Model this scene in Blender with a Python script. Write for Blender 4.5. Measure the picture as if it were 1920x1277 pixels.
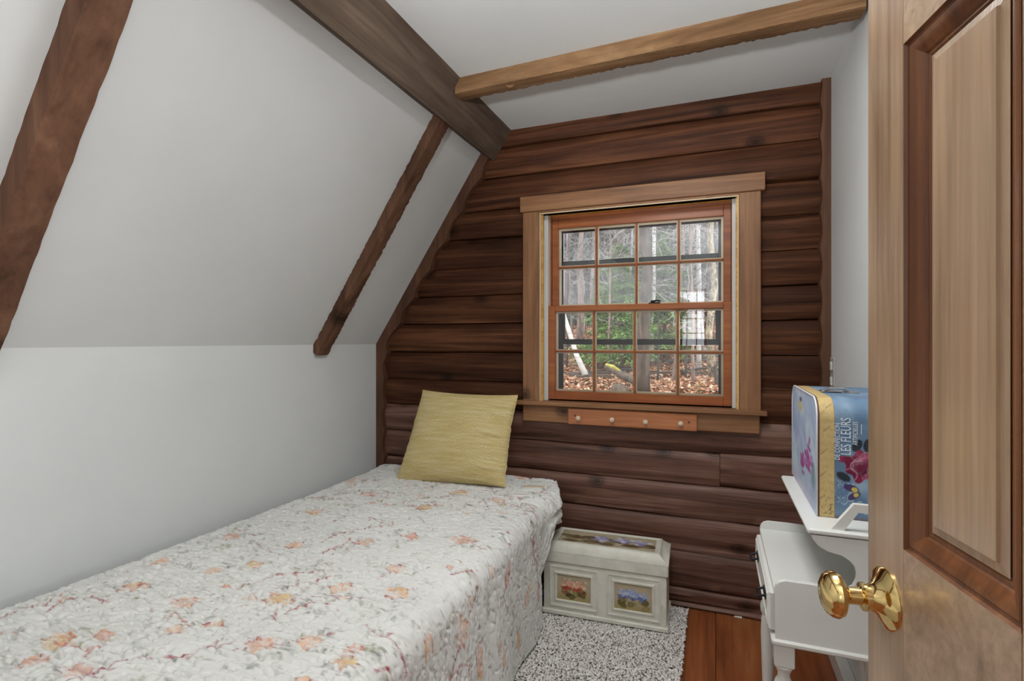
import bpy, math, random
import numpy as np
from mathutils import Vector, Matrix

for o in list(bpy.data.objects): bpy.data.objects.remove(o)
SC = bpy.context.scene
COL = SC.collection
random.seed(7); RNG = np.random.default_rng(7)

# ------------------------------------------------------------------ camera, sky, large lights, exposure
FPX = 982.0; YAW = math.radians(21.15); EYE = 1.2; CX, CY = 960.0, 638.5
cam = bpy.data.cameras.new('camera'); cam.lens = 36*FPX/1920; cam.clip_start = 0.02; cam.clip_end = 300
camo = bpy.data.objects.new('camera', cam); COL.objects.link(camo)
camo.location = (0, 0, EYE); camo.rotation_euler = (math.pi/2, 0, YAW); SC.camera = camo

W = bpy.data.worlds.new('sky'); SC.world = W; W.use_nodes = True
bg = W.node_tree.nodes['Background']
bg.inputs['Color'].default_value = (0.93, 0.965, 1.0, 1); bg.inputs['Strength'].default_value = 4.2

def area(name, loc, rot, sx, sy, power, col):
    l = bpy.data.lights.new(name, 'AREA'); l.shape = 'RECTANGLE'; l.size = sx; l.size_y = sy
    l.energy = power; l.color = col
    o = bpy.data.objects.new(name, l); COL.objects.link(o); o.location = loc; o.rotation_euler = rot
    return o
# added unseen fill on the landing, bounced off its white ceiling into the bedroom
area('landing_fill', (0.95, -0.42, 0.95), (0, math.radians(157), math.radians(12)), 0.5, 0.5, 68, (0.98, 0.995, 1.0))
# added ceiling fill that evens out the bedroom, above and outside the frame
LMP = (-0.16, 1.19, 2.235)
area('bedroom_ceiling_fill', (LMP[0], LMP[1], LMP[2]-.004), (0, 0, 0), 0.50, 0.50, 15.5, (0.98, 0.995, 1.0))
# added bounce spot behind the camera, turned up to brighten the bedroom ceiling
SPT = Vector((-0.30, -0.16, 1.56)); SPD = Vector((0.02, 1.45, 0.86)).normalized()
sl = bpy.data.lights.new('bounce_spot_fill', 'SPOT'); sl.energy = 155; sl.spot_size = math.radians(64); sl.spot_blend = .8; sl.shadow_soft_size = .06; sl.color = (0.98, 0.995, 1.0)
slo = bpy.data.objects.new('bounce_spot_fill', sl); COL.objects.link(slo); slo.location = SPT; slo.rotation_euler = SPD.to_track_quat('-Z', 'Y').to_euler()
sun = bpy.data.lights.new('sun', 'SUN'); sun.energy = 2.0; sun.angle = math.radians(12); sun.color = (1, 0.95, 0.86)
suno = bpy.data.objects.new('sun', sun); COL.objects.link(suno); suno.rotation_euler = (math.radians(48), 0, math.radians(70))

SC.view_settings.view_transform = 'Standard'; SC.view_settings.look = 'None'
SC.view_settings.gamma = 1; SC.view_settings.use_curve_mapping = False
SC.view_settings.exposure = 0.0

# ------------------------------------------------------------------ pixel helpers (a pixel gives a direction, a plane gives the distance)
cT, sT = math.cos(YAW), math.sin(YAW)
def ray(px, py):
    u = (px-CX)/FPX; v = (CY-py)/FPX
    return Vector((-sT+u*cT, cT+u*sT, v))
def onY(px, py, Y): r = ray(px, py); return Vector((0, 0, EYE))+r*(Y/r.y)
def onZ(px, py, Z): r = ray(px, py); return Vector((0, 0, EYE))+r*((Z-EYE)/r.z)
def onX(px, py, X): r = ray(px, py); return Vector((0, 0, EYE))+r*(X/r.x)

# ------------------------------------------------------------------ noise
def _hash(i, j, seed):
    n = (i*374761393+j*668265263+seed*1442695041) & 0xffffffff
    n = ((n ^ (n >> 13))*1274126177) & 0xffffffff
    return ((n ^ (n >> 16)) & 0xffff)/65535.0
def vnoise(x, y, seed=0):
    x = np.asarray(x, float); y = np.asarray(y, float)
    i = np.floor(x).astype(np.int64); j = np.floor(y).astype(np.int64)
    fx = x-i; fy = y-j; fx = fx*fx*(3-2*fx); fy = fy*fy*(3-2*fy)
    a = _hash(i, j, seed); b = _hash(i+1, j, seed); c = _hash(i, j+1, seed); d = _hash(i+1, j+1, seed)
    return (a*(1-fx)+b*fx)*(1-fy)+(c*(1-fx)+d*fx)*fy
def fbm(x, y, seed=0, o=3):
    s = 0; a = .5
    for k in range(o):
        s = s+a*vnoise(np.asarray(x)*2**k, np.asarray(y)*2**k, seed+k*17); a *= .5
    return s
def worley(x, y, seed=0):
    i = np.floor(x).astype(np.int64); j = np.floor(y).astype(np.int64)
    d1 = np.full(x.shape, 9.); d2 = np.full(x.shape, 9.)
    for a in (-1, 0, 1):
        for b in (-1, 0, 1):
            px = i+a+_hash(i+a, j+b, seed); py = j+b+_hash(i+a, j+b, seed+5)
            d = np.hypot(px-x, py-y)
            d2 = np.where(d < d1, d1, np.minimum(d2, d)); d1 = np.minimum(d1, d)
    return d1, d2
def sstep(a, b, x):
    t = np.clip((np.asarray(x, float)-a)/(b-a), 0, 1); return t*t*(3-2*t)

# ------------------------------------------------------------------ mesh helpers
class MB:
    def __init__(s): s.v = []; s.f = []; s.c = None
    def add(s, vs, fs):
        n = len(s.v); s.v += [tuple(p) for p in vs]; s.f += [tuple(i+n for i in f) for f in fs]; return s
    def box(s, x0, x1, y0, y1, z0, z1, M=None):
        vs = [Vector((x, y, z)) for z in (z0, z1) for y in (y0, y1) for x in (x0, x1)]
        if M: vs = [M(p) for p in vs]
        return s.add(vs, [(0, 2, 3, 1), (4, 5, 7, 6), (0, 1, 5, 4), (2, 6, 7, 3), (0, 4, 6, 2), (1, 3, 7, 5)])
    def bbox(s, x0, x1, y0, y1, z0, z1, b=.003, M=None):
        """box with chamfered edges"""
        X = (x0, x1); Y = (y0, y1); Z = (z0, z1); vs = []; idx = {}
        for i in (0, 1):
            for j in (0, 1):
                for k in (0, 1):
                    sx, sy, sz = (1-2*i)*b, (1-2*j)*b, (1-2*k)*b
                    for ax, p in (('x', (X[i], Y[j]+sy, Z[k]+sz)), ('y', (X[i]+sx, Y[j], Z[k]+sz)), ('z', (X[i]+sx, Y[j]+sy, Z[k]))):
                        idx[i, j, k, ax] = len(vs); vs.append(Vector(p))
        g = lambda i, j, k, a: idx[i, j, k, a]
        fs = []
        for i in (0, 1): fs.append([g(i, 0, 0, 'x'), g(i, 1, 0, 'x'), g(i, 1, 1, 'x'), g(i, 0, 1, 'x')])
        for j in (0, 1): fs.append([g(0, j, 0, 'y'), g(1, j, 0, 'y'), g(1, j, 1, 'y'), g(0, j, 1, 'y')])
        for k in (0, 1): fs.append([g(0, 0, k, 'z'), g(1, 0, k, 'z'), g(1, 1, k, 'z'), g(0, 1, k, 'z')])
        for i in (0, 1):
            for j in (0, 1): fs.append([g(i, j, 0, 'x'), g(i, j, 1, 'x'), g(i, j, 1, 'y'), g(i, j, 0, 'y')])
            for k in (0, 1): fs.append([g(i, 0, k, 'x'), g(i, 1, k, 'x'), g(i, 1, k, 'z'), g(i, 0, k, 'z')])
        for j in (0, 1):
            for k in (0, 1): fs.append([g(0, j, k, 'y'), g(1, j, k, 'y'), g(1, j, k, 'z'), g(0, j, k, 'z')])
        for i in (0, 1):
            for j in (0, 1):
                for k in (0, 1): fs.append([g(i, j, k, 'x'), g(i, j, k, 'y'), g(i, j, k, 'z')])
        if M: vs = [M(p) for p in vs]
        return s.add(vs, fs)
    def prism(s, poly, axis, a0, a1, M=None):
        """poly: list of 2D points in the plane across the axis, pushed from a0 to a1"""
        def mk(p, a):
            q = {'x': (a, p[0], p[1]), 'y': (p[0], a, p[1]), 'z': (p[0], p[1], a)}[axis]
            q = Vector(q); return M(q) if M else q
        n = len(poly)
        vs = [mk(p, a0) for p in poly]+[mk(p, a1) for p in poly]
        fs = [tuple(range(n)), tuple(range(2*n-1, n-1, -1))]+[(i, (i+1) % n, n+(i+1) % n, n+i) for i in range(n)]
        return s.add(vs, fs)
    def tube(s, pts, rad, n=8, cap=True):
        pts = [Vector(p) for p in pts]; rings = []
        if not isinstance(rad, (list, tuple)): rad = [rad]*len(pts)
        up = None
        for i, p in enumerate(pts):
            t = (pts[min(i+1, len(pts)-1)]-pts[max(i-1, 0)]).normalized()
            if up is None: up = t.orthogonal().normalized()
            up = (up-t*up.dot(t)); up = up.normalized() if up.length > 1e-6 else t.orthogonal().normalized()
            b = t.cross(up)
            rings.append([p+(up*math.cos(2*math.pi*k/n)+b*math.sin(2*math.pi*k/n))*rad[i] for k in range(n)])
        vs = [q for r in rings for q in r]; fs = []
        for i in range(len(pts)-1):
            for k in range(n): fs.append((i*n+k, i*n+(k+1) % n, (i+1)*n+(k+1) % n, (i+1)*n+k))
        if cap: fs += [tuple(range(n-1, -1, -1)), tuple((len(pts)-1)*n+k for k in range(n))]
        return s.add(vs, fs)
    def lathe(s, prof, O, A, n=24):
        """prof: (radius, height) list turned about axis A through O"""
        A = Vector(A).normalized(); u = A.orthogonal().normalized(); w = A.cross(u); vs = []
        for r, h in prof:
            vs += [Vector(O)+A*h+(u*math.cos(2*math.pi*k/n)+w*math.sin(2*math.pi*k/n))*r for k in range(n)]
        fs = [(i*n+k, i*n+(k+1) % n, (i+1)*n+(k+1) % n, (i+1)*n+k) for i in range(len(prof)-1) for k in range(n)]
        fs += [tuple(range(n-1, -1, -1)), tuple((len(prof)-1)*n+k for k in range(n))]
        return s.add(vs, fs)
    def frame(s, u0, u1, v0, v1, prof, M):
        """mitred frame round a rectangle; prof: (inset, height) open profile; M maps (u, v, h)"""
        vs = []; n = len(prof)
        for ins, h in prof:
            vs += [M(Vector((u0+ins, v0+ins, h))), M(Vector((u1-ins, v0+ins, h))), M(Vector((u1-ins, v1-ins, h))), M(Vector((u0+ins, v1-ins, h)))]
        return s.add(vs, [(i*4+k, i*4+(k+1) % 4, (i+1)*4+(k+1) % 4, (i+1)*4+k) for i in range(n-1) for k in range(4)])
    def build(s, name, m, parent=None, smooth=False):
        me = bpy.data.meshes.new(name); me.from_pydata(s.v, [], s.f); me.update()
        return link(name, me, m, parent, smooth)
def link(name, me, m, parent=None, smooth=False, fix=True):
    if fix and len(me.polygons) < 60000:
        import bmesh
        b = bmesh.new(); b.from_mesh(me); bmesh.ops.recalc_face_normals(b, faces=b.faces); b.to_mesh(me); b.free()
    if m: me.materials.append(m)
    if smooth: me.polygons.foreach_set('use_smooth', [True]*len(me.polygons))
    o = bpy.data.objects.new(name, me); COL.objects.link(o)
    if parent: o.parent = parent
    return o
def smooth_by_angle(o, deg=35):
    me = o.data; me.polygons.foreach_set('use_smooth', [True]*len(me.polygons))
    try: me.set_sharp_from_angle(angle=math.radians(deg))
    except Exception: pass
    return o
def grid_mesh(name, P, colors=None, uv=False):
    """P: (n, m, 3) array of points -> quad mesh, with a colour attribute where given"""
    n, m, _ = P.shape
    me = bpy.data.meshes.new(name)
    me.vertices.add(n*m); me.vertices.foreach_set('co', P.reshape(-1).astype(np.float32))
    i = np.arange(n-1)[:, None]*m+np.arange(m-1)[None, :]
    q = np.stack([i, i+1, i+m+1, i+m], -1).reshape(-1, 4)
    me.loops.add(q.size); me.loops.foreach_set('vertex_index', q.reshape(-1).astype(np.int32))
    me.polygons.add(len(q)); me.polygons.foreach_set('loop_start', np.arange(0, q.size, 4, dtype=np.int32))
    me.update(calc_edges=True); me.validate()
    if colors is not None:
        at = me.color_attributes.new('Col', 'FLOAT_COLOR', 'POINT')
        c = np.ones((n*m, 4), np.float32); c[:, :3] = colors.reshape(-1, 3); at.data.foreach_set('color', c.reshape(-1))
    if uv:
        l = me.uv_layers.new(name='UVMap')
        uu, vv = np.meshgrid(np.linspace(0, 1, n), np.linspace(0, 1, m), indexing='ij')
        U = np.stack([uu, vv], -1).reshape(-1, 2)[q.reshape(-1)]
        l.data.foreach_set('uv', U.reshape(-1).astype(np.float32))
    return me
def empty(name, loc=(0, 0, 0), rz=0, parent=None):
    o = bpy.data.objects.new(name, None); COL.objects.link(o); o.location = loc; o.rotation_euler = (0, 0, rz)
    o.empty_display_size = .05
    if parent: o.parent = parent
    return o
def tag(o, label=None, cat=None, group=None, kind=None):
    if label: o['label'] = label
    if cat: o['category'] = cat
    if group: o['group'] = group
    if kind: o['kind'] = kind
    return o
def text_mesh(name, body, size, M, m, parent, sx=1.0, extrude=.0003):
    cu = bpy.data.curves.new(name, 'FONT'); cu.body = body; cu.size = size; cu.extrude = extrude; cu.resolution_u = 3
    t = bpy.data.objects.new(name+'_tmp', cu); COL.objects.link(t)
    me = bpy.data.meshes.new_from_object(t.evaluated_get(bpy.context.evaluated_depsgraph_get()))
    bpy.data.objects.remove(t)
    for v in me.vertices: v.co = M(Vector((v.co.x*sx, v.co.y, v.co.z)))
    return link(name, me, m, parent, fix=False)

# ------------------------------------------------------------------ materials
def lin(h):
    if not isinstance(h, str): return h
    h = h.lstrip('#'); r = []
    for k in (0, 2, 4):
        c = int(h[k:k+2], 16)/255; r.append(c/12.92 if c <= .04045 else ((c+.055)/1.055)**2.4)
    return tuple(r)
def c4(h): return tuple(lin(h))+(1,)
def newmat(name):
    m = bpy.data.materials.new(name); m.use_nodes = True; nt = m.node_tree
    return m, nt, nt.nodes['Principled BSDF']
def node(nt, t, **kw):
    n = nt.nodes.new(t)
    for k, v in kw.items(): setattr(n, k, v)
    return n
def ramp(nt, fac, stops):
    r = node(nt, 'ShaderNodeValToRGB'); e = r.color_ramp.elements
    while len(e) < len(stops): e.new(.5)
    for k, (p, c) in enumerate(stops): e[k].position = p; e[k].color = c4(c) if not isinstance(c, float) else (c, c, c, 1)
    nt.links.new(fac, r.inputs[0]); return r.outputs[0]
def mixc(nt, fac, a, b, mode='MIX'):
    n = node(nt, 'ShaderNodeMix', data_type='RGBA', blend_type=mode)
    for s, v in ((0, fac), (6, a), (7, b)):
        if hasattr(v, 'links'): nt.links.new(v, n.inputs[s])
        else: n.inputs[s].default_value = v if s == 0 else c4(v)
    return n.outputs[2]
def coords(nt, scale, rnd=True):
    tc = node(nt, 'ShaderNodeTexCoord'); out = tc.outputs['Object']
    if rnd:
        oi = node(nt, 'ShaderNodeObjectInfo'); mu = node(nt, 'ShaderNodeVectorMath', operation='SCALE')
        cb = node(nt, 'ShaderNodeCombineXYZ')
        for k in range(3): nt.links.new(oi.outputs['Random'], cb.inputs[k])
        nt.links.new(cb.outputs[0], mu.inputs[0]); mu.inputs['Scale'].default_value = 23.7
        ad = node(nt, 'ShaderNodeVectorMath', operation='ADD'); nt.links.new(out, ad.inputs[0]); nt.links.new(mu.outputs[0], ad.inputs[1]); out = ad.outputs[0]
    def mp(sc):
        m = node(nt, 'ShaderNodeMapping'); m.inputs['Scale'].default_value = sc; nt.links.new(out, m.inputs[0]); return m.outputs[0]
    return mp
def noise(nt, vec, scale=1, detail=4, rough=.5, dist=0):
    n = node(nt, 'ShaderNodeTexNoise'); n.inputs['Scale'].default_value = scale; n.inputs['Detail'].default_value = detail
    n.inputs['Roughness'].default_value = rough; n.inputs['Distortion'].default_value = dist; nt.links.new(vec, n.inputs['Vector']); return n.outputs[0]
def bump(nt, h, bs, strength=.2, dist=.01):
    b = node(nt, 'ShaderNodeBump'); b.inputs['Strength'].default_value = strength; b.inputs['Distance'].default_value = dist
    nt.links.new(h, b.inputs['Height']); nt.links.new(b.outputs[0], bs.inputs['Normal'])
def math_(nt, op, a, b):
    n = node(nt, 'ShaderNodeMath', operation=op)
    for k, v in ((0, a), (1, b)):
        if hasattr(v, 'links'): nt.links.new(v, n.inputs[k])
        else: n.inputs[k].default_value = v
    return n.outputs[0]
def wood(name, cols, axis='x', rough=.55, bmp=.25, knots=.0, fine=90, across=12, along=1.1, coat=0, blotch=.35, spec=.35, vary=.0, kax=None):
    m, nt, bs = newmat(name)
    mp = coords(nt, None)
    ax = 'xyz'.index(axis)
    def sc(al, ac): v = [ac, ac, ac]; v[ax] = al; return tuple(v)
    g = noise(nt, mp(sc(along, across)), 1, 7, .62, .9)
    col = ramp(nt, g, [(.28, cols[0]), (.5, cols[1]), (.74, cols[2])])
    st = noise(nt, mp(sc(along*3, fine)), 1, 3, .6, .2)
    col = mixc(nt, .55, col, ramp(nt, st, [(.3, .55), (.62, 1.0)]), 'MULTIPLY')
    bl = noise(nt, mp((3, 3, 3)), 1, 3, .6)
    col = mixc(nt, blotch, col, ramp(nt, bl, [(.3, .45), (.68, 1.0)]), 'MULTIPLY')
    if knots:
        vo = node(nt, 'ShaderNodeTexVoronoi'); vo.inputs['Scale'].default_value = 1
        vo.voronoi_dimensions = '2D'
        sx_ = node(nt, 'ShaderNodeSeparateXYZ'); nt.links.new(mp(sc(4.2, 6.0)), sx_.inputs[0]); cx_ = node(nt, 'ShaderNodeCombineXYZ')
        nt.links.new(sx_.outputs[ax], cx_.inputs[0]); nt.links.new(sx_.outputs[kax if kax is not None else (2 if ax != 2 else 0)], cx_.inputs[1])
        nt.links.new(cx_.outputs[0], vo.inputs['Vector'])
        sp = node(nt, 'ShaderNodeSeparateColor'); nt.links.new(vo.outputs['Color'], sp.inputs[0])
        gate = math_(nt, 'LESS_THAN', sp.outputs[0], knots)
        k = ramp(nt, vo.outputs['Distance'], [(.06, 1.0), (.09, .55), (.12, .85), (.16, .35), (.24, 0.0)])
        f = math_(nt, 'MULTIPLY', k, gate)
        col = mixc(nt, math_(nt, 'MULTIPLY', f, .8), col, '1d110b')
    if vary:
        oi = node(nt, 'ShaderNodeObjectInfo')
        col = mixc(nt, vary, col, ramp(nt, oi.outputs['Random'], [(0, .35), (1, 1.0)]), 'MULTIPLY')
    nt.links.new(col, bs.inputs['Base Color'])
    bs.inputs['Roughness'].default_value = rough; bs.inputs['Specular IOR Level'].default_value = spec
    if coat: bs.inputs['Coat Weight'].default_value = coat; bs.inputs['Coat Roughness'].default_value = .16
    bump(nt, math_(nt, 'ADD', g, math_(nt, 'MULTIPLY', st, .5)), bs, bmp, .006)
    return m
def plain(name, col, rough=.5, metal=0, spec=.5, nz=0, nscale=30, bmp=0, col2=None, worn=None):
    m, nt, bs = newmat(name)
    bs.inputs['Base Color'].default_value = c4(col); bs.inputs['Roughness'].default_value = rough
    bs.inputs['Metallic'].default_value = metal; bs.inputs['Specular IOR Level'].default_value = spec
    if nz or bmp or worn:
        mp = coords(nt, None); n = noise(nt, mp((nscale,)*3), 1, 5, .6)
        c = None
        if nz: c = mixc(nt, ramp(nt, n, [(.35, 0.0), (.65, 1.0)]), col, col2 or col)
        if worn:
            n2 = noise(nt, mp((55, 55, 14)), 1, 6, .7)
            c = mixc(nt, ramp(nt, n2, [(.66, 0.0), (.72, 1.0)]), c or col, worn)
        if c is not None: nt.links.new(c, bs.inputs['Base Color'])
        if bmp: bump(nt, n, bs, bmp, .004)
    return m
def attr_mat(name, rough=.8, bscale=0, bmp=0, sheen=0):
    m, nt, bs = newmat(name)
    a = node(nt, 'ShaderNodeAttribute', attribute_name='Col'); col = a.outputs['Color']
    if bscale:
        mp = coords(nt, None, False); n = noise(nt, mp((bscale,)*3), 1, 3, .6); bump(nt, n, bs, bmp, .002)
    nt.links.new(col, bs.inputs['Base Color']); bs.inputs['Roughness'].default_value = rough
    bs.inputs['Specular IOR Level'].default_value = .25
    if sheen: bs.inputs['Sheen Weight'].default_value = sheen
    return m
def glass_mat(name, refl=.08, tint=(1, 1, 1), haze=0.0):
    m = bpy.data.materials.new(name); m.use_nodes = True; nt = m.node_tree; nt.nodes.clear()
    out = node(nt, 'ShaderNodeOutputMaterial'); tr = node(nt, 'ShaderNodeBsdfTransparent'); gl = node(nt, 'ShaderNodeBsdfGlossy')
    tr.inputs[0].default_value = tuple(tint)+(1,); gl.inputs['Roughness'].default_value = 0.0
    fr = node(nt, 'ShaderNodeFresnel'); fr.inputs['IOR'].default_value = 1.52
    f2 = math_(nt, 'ADD', fr.outputs[0], refl)
    mx = node(nt, 'ShaderNodeMixShader'); nt.links.new(f2, mx.inputs[0]); nt.links.new(tr.outputs[0], mx.inputs[1]); nt.links.new(gl.outputs[0], mx.inputs[2])
    res = mx.outputs[0]
    if haze:
        df = node(nt, 'ShaderNodeBsdfTranslucent'); df.inputs[0].default_value = (.8, .85, .9, 1)
        m2 = node(nt, 'ShaderNodeMixShader'); m2.inputs[0].default_value = haze
        nt.links.new(res, m2.inputs[1]); nt.links.new(df.outputs[0], m2.inputs[2]); res = m2.outputs[0]
    nt.links.new(res, out.inputs[0]); return m

M_PLASTER = plain('plaster_white_paint', 'd6d8d7', .75, spec=.25, nz=1, nscale=2.2, bmp=.04, col2='d1d3d2')
M_LOG = wood('dark_stained_log', ('2e170c', '583420', '825438'), 'x', .6, .55, spec=.15, knots=.22, across=22, along=.9, blotch=.55, vary=.35, fine=130)
M_LOGW = wood('scuffed_lit_lower_log', ('3d2219', '7a5444', 'a88474'), 'x', .5, .55, knots=.3, across=20, along=.9, blotch=.5, vary=.25, fine=130)  # scuffed grey tone, also lightened to stand in for light on the low logs
M_SCRIBE = wood('scribed_trim_wood', ('4a2f20', '65432f', '7d553c'), 'z', .6, .3, across=16)
M_BEAM = wood('rough_sawn_beam', ('51433a', '6c5b4e', '857262'), 'y', .75, .6, across=18, blotch=.5, fine=70, spec=.2)
M_RAFTER = wood('rough_sawn_rafter', ('543a2b', '71503d', '8a6650'), 'z', .72, .5, across=11, blotch=.5, fine=60, spec=.2, knots=.12)
M_CROSS = wood('golden_sawn_joist', ('5f432b', '846243', 'a78561'), 'x', .7, .6, across=14, blotch=.45, fine=60, spec=.2)
M_CASE = wood('window_casing_pine', ('7a5235', '976b49', 'b08158'), 'x', .5, .15, knots=.10, across=16, blotch=.3)
M_CASEV = wood('window_casing_pine_upright', ('7a5235', '976b49', 'b08158'), 'z', .5, .15, knots=.08, across=16, blotch=.3)
M_SASH = wood('sash_red_fir', ('85451f', 'a35a2b', 'b86f3c'), 'x', .4, .08, across=20, blotch=.2, coat=.3)
M_JAMB = wood('jamb_golden_pine', ('d0913f', 'e6b05a', 'f0c67c'), 'x', .45, .08, across=18, blotch=.15)
M_BEAD = plain('cream_glazing_bead', 'd9c6a4', .5)
M_VINYL = plain('white_vinyl_track', 'd6d6d2', .4)
M_PEGB = wood('peg_rail_cedar', ('a9643f', 'be7a50', 'cd8c60'), 'x', .4, .06, across=14, blotch=.2, coat=.2)
M_PEG = wood('turned_peg_birch', ('dcb898', 'ecd2b8', 'f2e2d0'), 'y', .35, .05, across=20, coat=.3)
M_ALU = plain('dark_aluminium', '3b3f42', .45, .6)
M_BLACK = plain('black_paint_metal', '16161a', .4)
M_GLASS = glass_mat('window_glass', .0)
M_HAZY = glass_mat('storm_glass_sky_haze', .02, (.97, .985, 1), .06)  # milky share stands in for sky reflected in the upper storm pane
M_FLOOR = wood('orange_pine_floor', ('7c4022', 'a35d34', 'bd7a49'), 'y', .38, .12, kax=0, knots=.12, across=10, along=.9, coat=.25, blotch=.35, vary=.25)
M_DOOR_V = wood('varnished_door_upright', ('93765c', 'ba9a7b', 'ceb092'), 'z', .30, .22, across=13, along=.8, coat=.8, blotch=.25)
M_DOOR_H = wood('varnished_door_rail', ('93765c', 'ba9a7b', 'ceb092'), 'x', .30, .08, across=13, along=.8, coat=.8, blotch=.25)
M_DMOULD = wood('door_moulding_red', ('5c341c', '7c4b2a', '94623c'), 'z', .4, .06, across=22, coat=.2, blotch=.3)
M_BRASS = plain('polished_brass', 'e6c98a', .07, 1.0)
M_WHITE = plain('desk_white_paint', 'dfdfdb', .35, nz=1, nscale=4, col2='d8d8d3', bmp=.03)
M_WORN = plain('desk_white_paint_worn', 'dddcd6', .4, nz=1, nscale=4, col2='d5d4ce', worn='9a8468')
M_CHEST = plain('chest_antique_cream', 'dedbd0', .5, nz=1, nscale=14, col2='cdcabc', bmp=.12, worn='857a64')
M_IRON = plain('black_iron', '1b1d22', .5, .5)
M_TIN = plain('pewter_clasp', 'b8b2ac', .28, 1.0)
M_PLATE = plain('switch_plate_grey', 'b9bab6', .4)
M_PAINT = attr_mat('painted_print', .55)
M_QUILT = attr_mat('printed_quilt_cotton', .9, 600, .08, sheen=.15)

# ================================================================== THE ROOM
D = 2.476; XL, XR = -1.758, .44; ZC = 2.265; ZK = 1.18
SX0, SZ0, SX1, SZ1 = -1.758, 1.18, -1.118, 2.16
_L = math.hypot(SX1-SX0, SZ1-SZ0); SDX, SDZ = (SX1-SX0)/_L, (SZ1-SZ0)/_L; SNX, SNZ = SDZ, -SDX
def slope(a, y, off=0): return Vector((SX0+SDX*a+SNX*off, y, SZ0+SDZ*a+SNZ*off))
def slope_x(z): return SX0 if z < SZ0 else SX0+(z-SZ0)*SDX/SDZ
YF = -.02

def struct(o): o['kind'] = 'structure'; return o
# floor: each board is a piece of its own
FL = struct(MB().box(XL-.1, XR+.1, YF-.12, D+.1, -.12, -.02).build('floor', M_FLOOR))
xs = [-1.8, -1.56, -1.33, -1.09, -.86, -.64, -.41, -.2, .004, .215, .45]
for a, b in zip(xs[:-1], xs[1:]):
    MB().bbox(a+.0012, b-.0012, YF-.1, D+.05, -.02, 0, .0015).build('floor_board', M_FLOOR, FL)
# plaster walls and ceilings
struct(MB().box(XL-.1, XL, -2.5, D+.1, -.05, ZK+.02).build('wall_left', M_PLASTER))
A1 = _L*(ZC+.1-SZ0)/(SZ1-SZ0)
pl = [slope(-.0, 0), slope(A1, 0), slope(A1, 0, -.1), slope(-.05, 0, -.12)]
struct(MB().prism([(p.x, p.z) for p in pl], 'y', -2.5, D+.1).build('ceiling_slope', M_PLASTER))
struct(MB().box(-1.3, 1.3, -2.5, D+.1, ZC, ZC+.1).build('ceiling', M_PLASTER))
struct(MB().box(XR, XR+.1, YF-.1, D+.1, -.05, ZC+.02).build('wall_right', M_PLASTER))
wf = MB().box(.41, 1.3, YF-.1, YF, -.05, ZC+.05)
struct(wf.build('wall_front', M_PLASTER))
struct(MB().bbox(.402, XR, .05, D-.03, 0, .072, .004).build('baseboard_right', M_WHITE))

# log wall: core with the window opening, each log a piece of its own
YC = D-.034                                   # front face of the window casing
pa, pb = onY(1012, 400, YC), onY(1385, 752, YC)
OX0, OX1 = pa.x, onY(1385, 366, YC).x; OZ1 = pa.z; OZ0 = onY(1012, 752, YC).z
wb = MB()
wb.box(-1.9, OX0-.02, D+.03, D+.12, -.1, 2.4); wb.box(OX1+.02, XR+.15, D+.03, D+.12, -.1, 2.4)
wb.box(OX0-.02, OX1+.02, D+.03, D+.12, -.1, OZ0-.02); wb.box(OX0-.02, OX1+.02, D+.03, D+.12, OZ1+.02, 2.4)
WB = struct(wb.build('wall_back', M_LOG))
PROF = [(0, .032), (.016, .008), (.065, .0), (.30, -.005), (.54, -.007), (.78, -.004), (.935, .001), (.985, .009), (1, .032)]
def log(x0, x1, z0, z1, seed, ridge):
    n = max(6, int((x1-x0)/.035)); V = []; F = []
    for i in range(n+1):
        f = i/n
        for k, (t, off) in enumerate(PROF):
            z = z0+(z1-z0)*t
            xa = max(x0, slope_x(z)+.012) if x0 < -1 else x0
            x = xa+(x1-xa)*f
            w = float(vnoise(x*5, k*1.7+seed*9, seed)-.5)
            zz = z+ (w*.004 if k not in (0, 8) else 0) + .003*math.sin(x*2.1+seed)*(1 if k not in (0, 8) else 0)
            y = D+off+w*.006
            if ridge and k in (2, 3): y += .009*ridge
            V.append((x, y, zz))
    m = len(PROF)
    for i in range(n):
        for k in range(m-1): F.append((i*m+k, (i+1)*m+k, (i+1)*m+k+1, i*m+k+1))
    F.append(tuple(range(m))); F.append(tuple(n*m+k for k in range(m-1, -1, -1)))
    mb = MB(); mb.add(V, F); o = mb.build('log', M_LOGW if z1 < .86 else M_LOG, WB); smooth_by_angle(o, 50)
ZL = [.0, .022, .083, .248, .405, .556, .703, .848, .990, 1.138, 1.287, 1.431, 1.578, 1.728, 1.874, 2.037, 2.184, 2.30]
for k in range(len(ZL)-1):
    z0, z1 = ZL[k], ZL[k+1]; xl = -1.75; xr = XR-.02
    g = [0, 1, 0, 1, 0, .6, 0][k % 7]
    if z0 >= .84 and z1 <= 1.88:
        log(xl, OX0-.03, z0, z1, k, g); log(OX1+.03, xr, z0, z1, k+40, [1, 0, .8][k % 3])
    elif abs(z0-.556) < .01:
        log(xl, .0205, z0, z1, k, 0); log(.0225, xr, z0, z1, k+40, 0)
    else: log(xl, xr, z0, z1, k, g)
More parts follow.
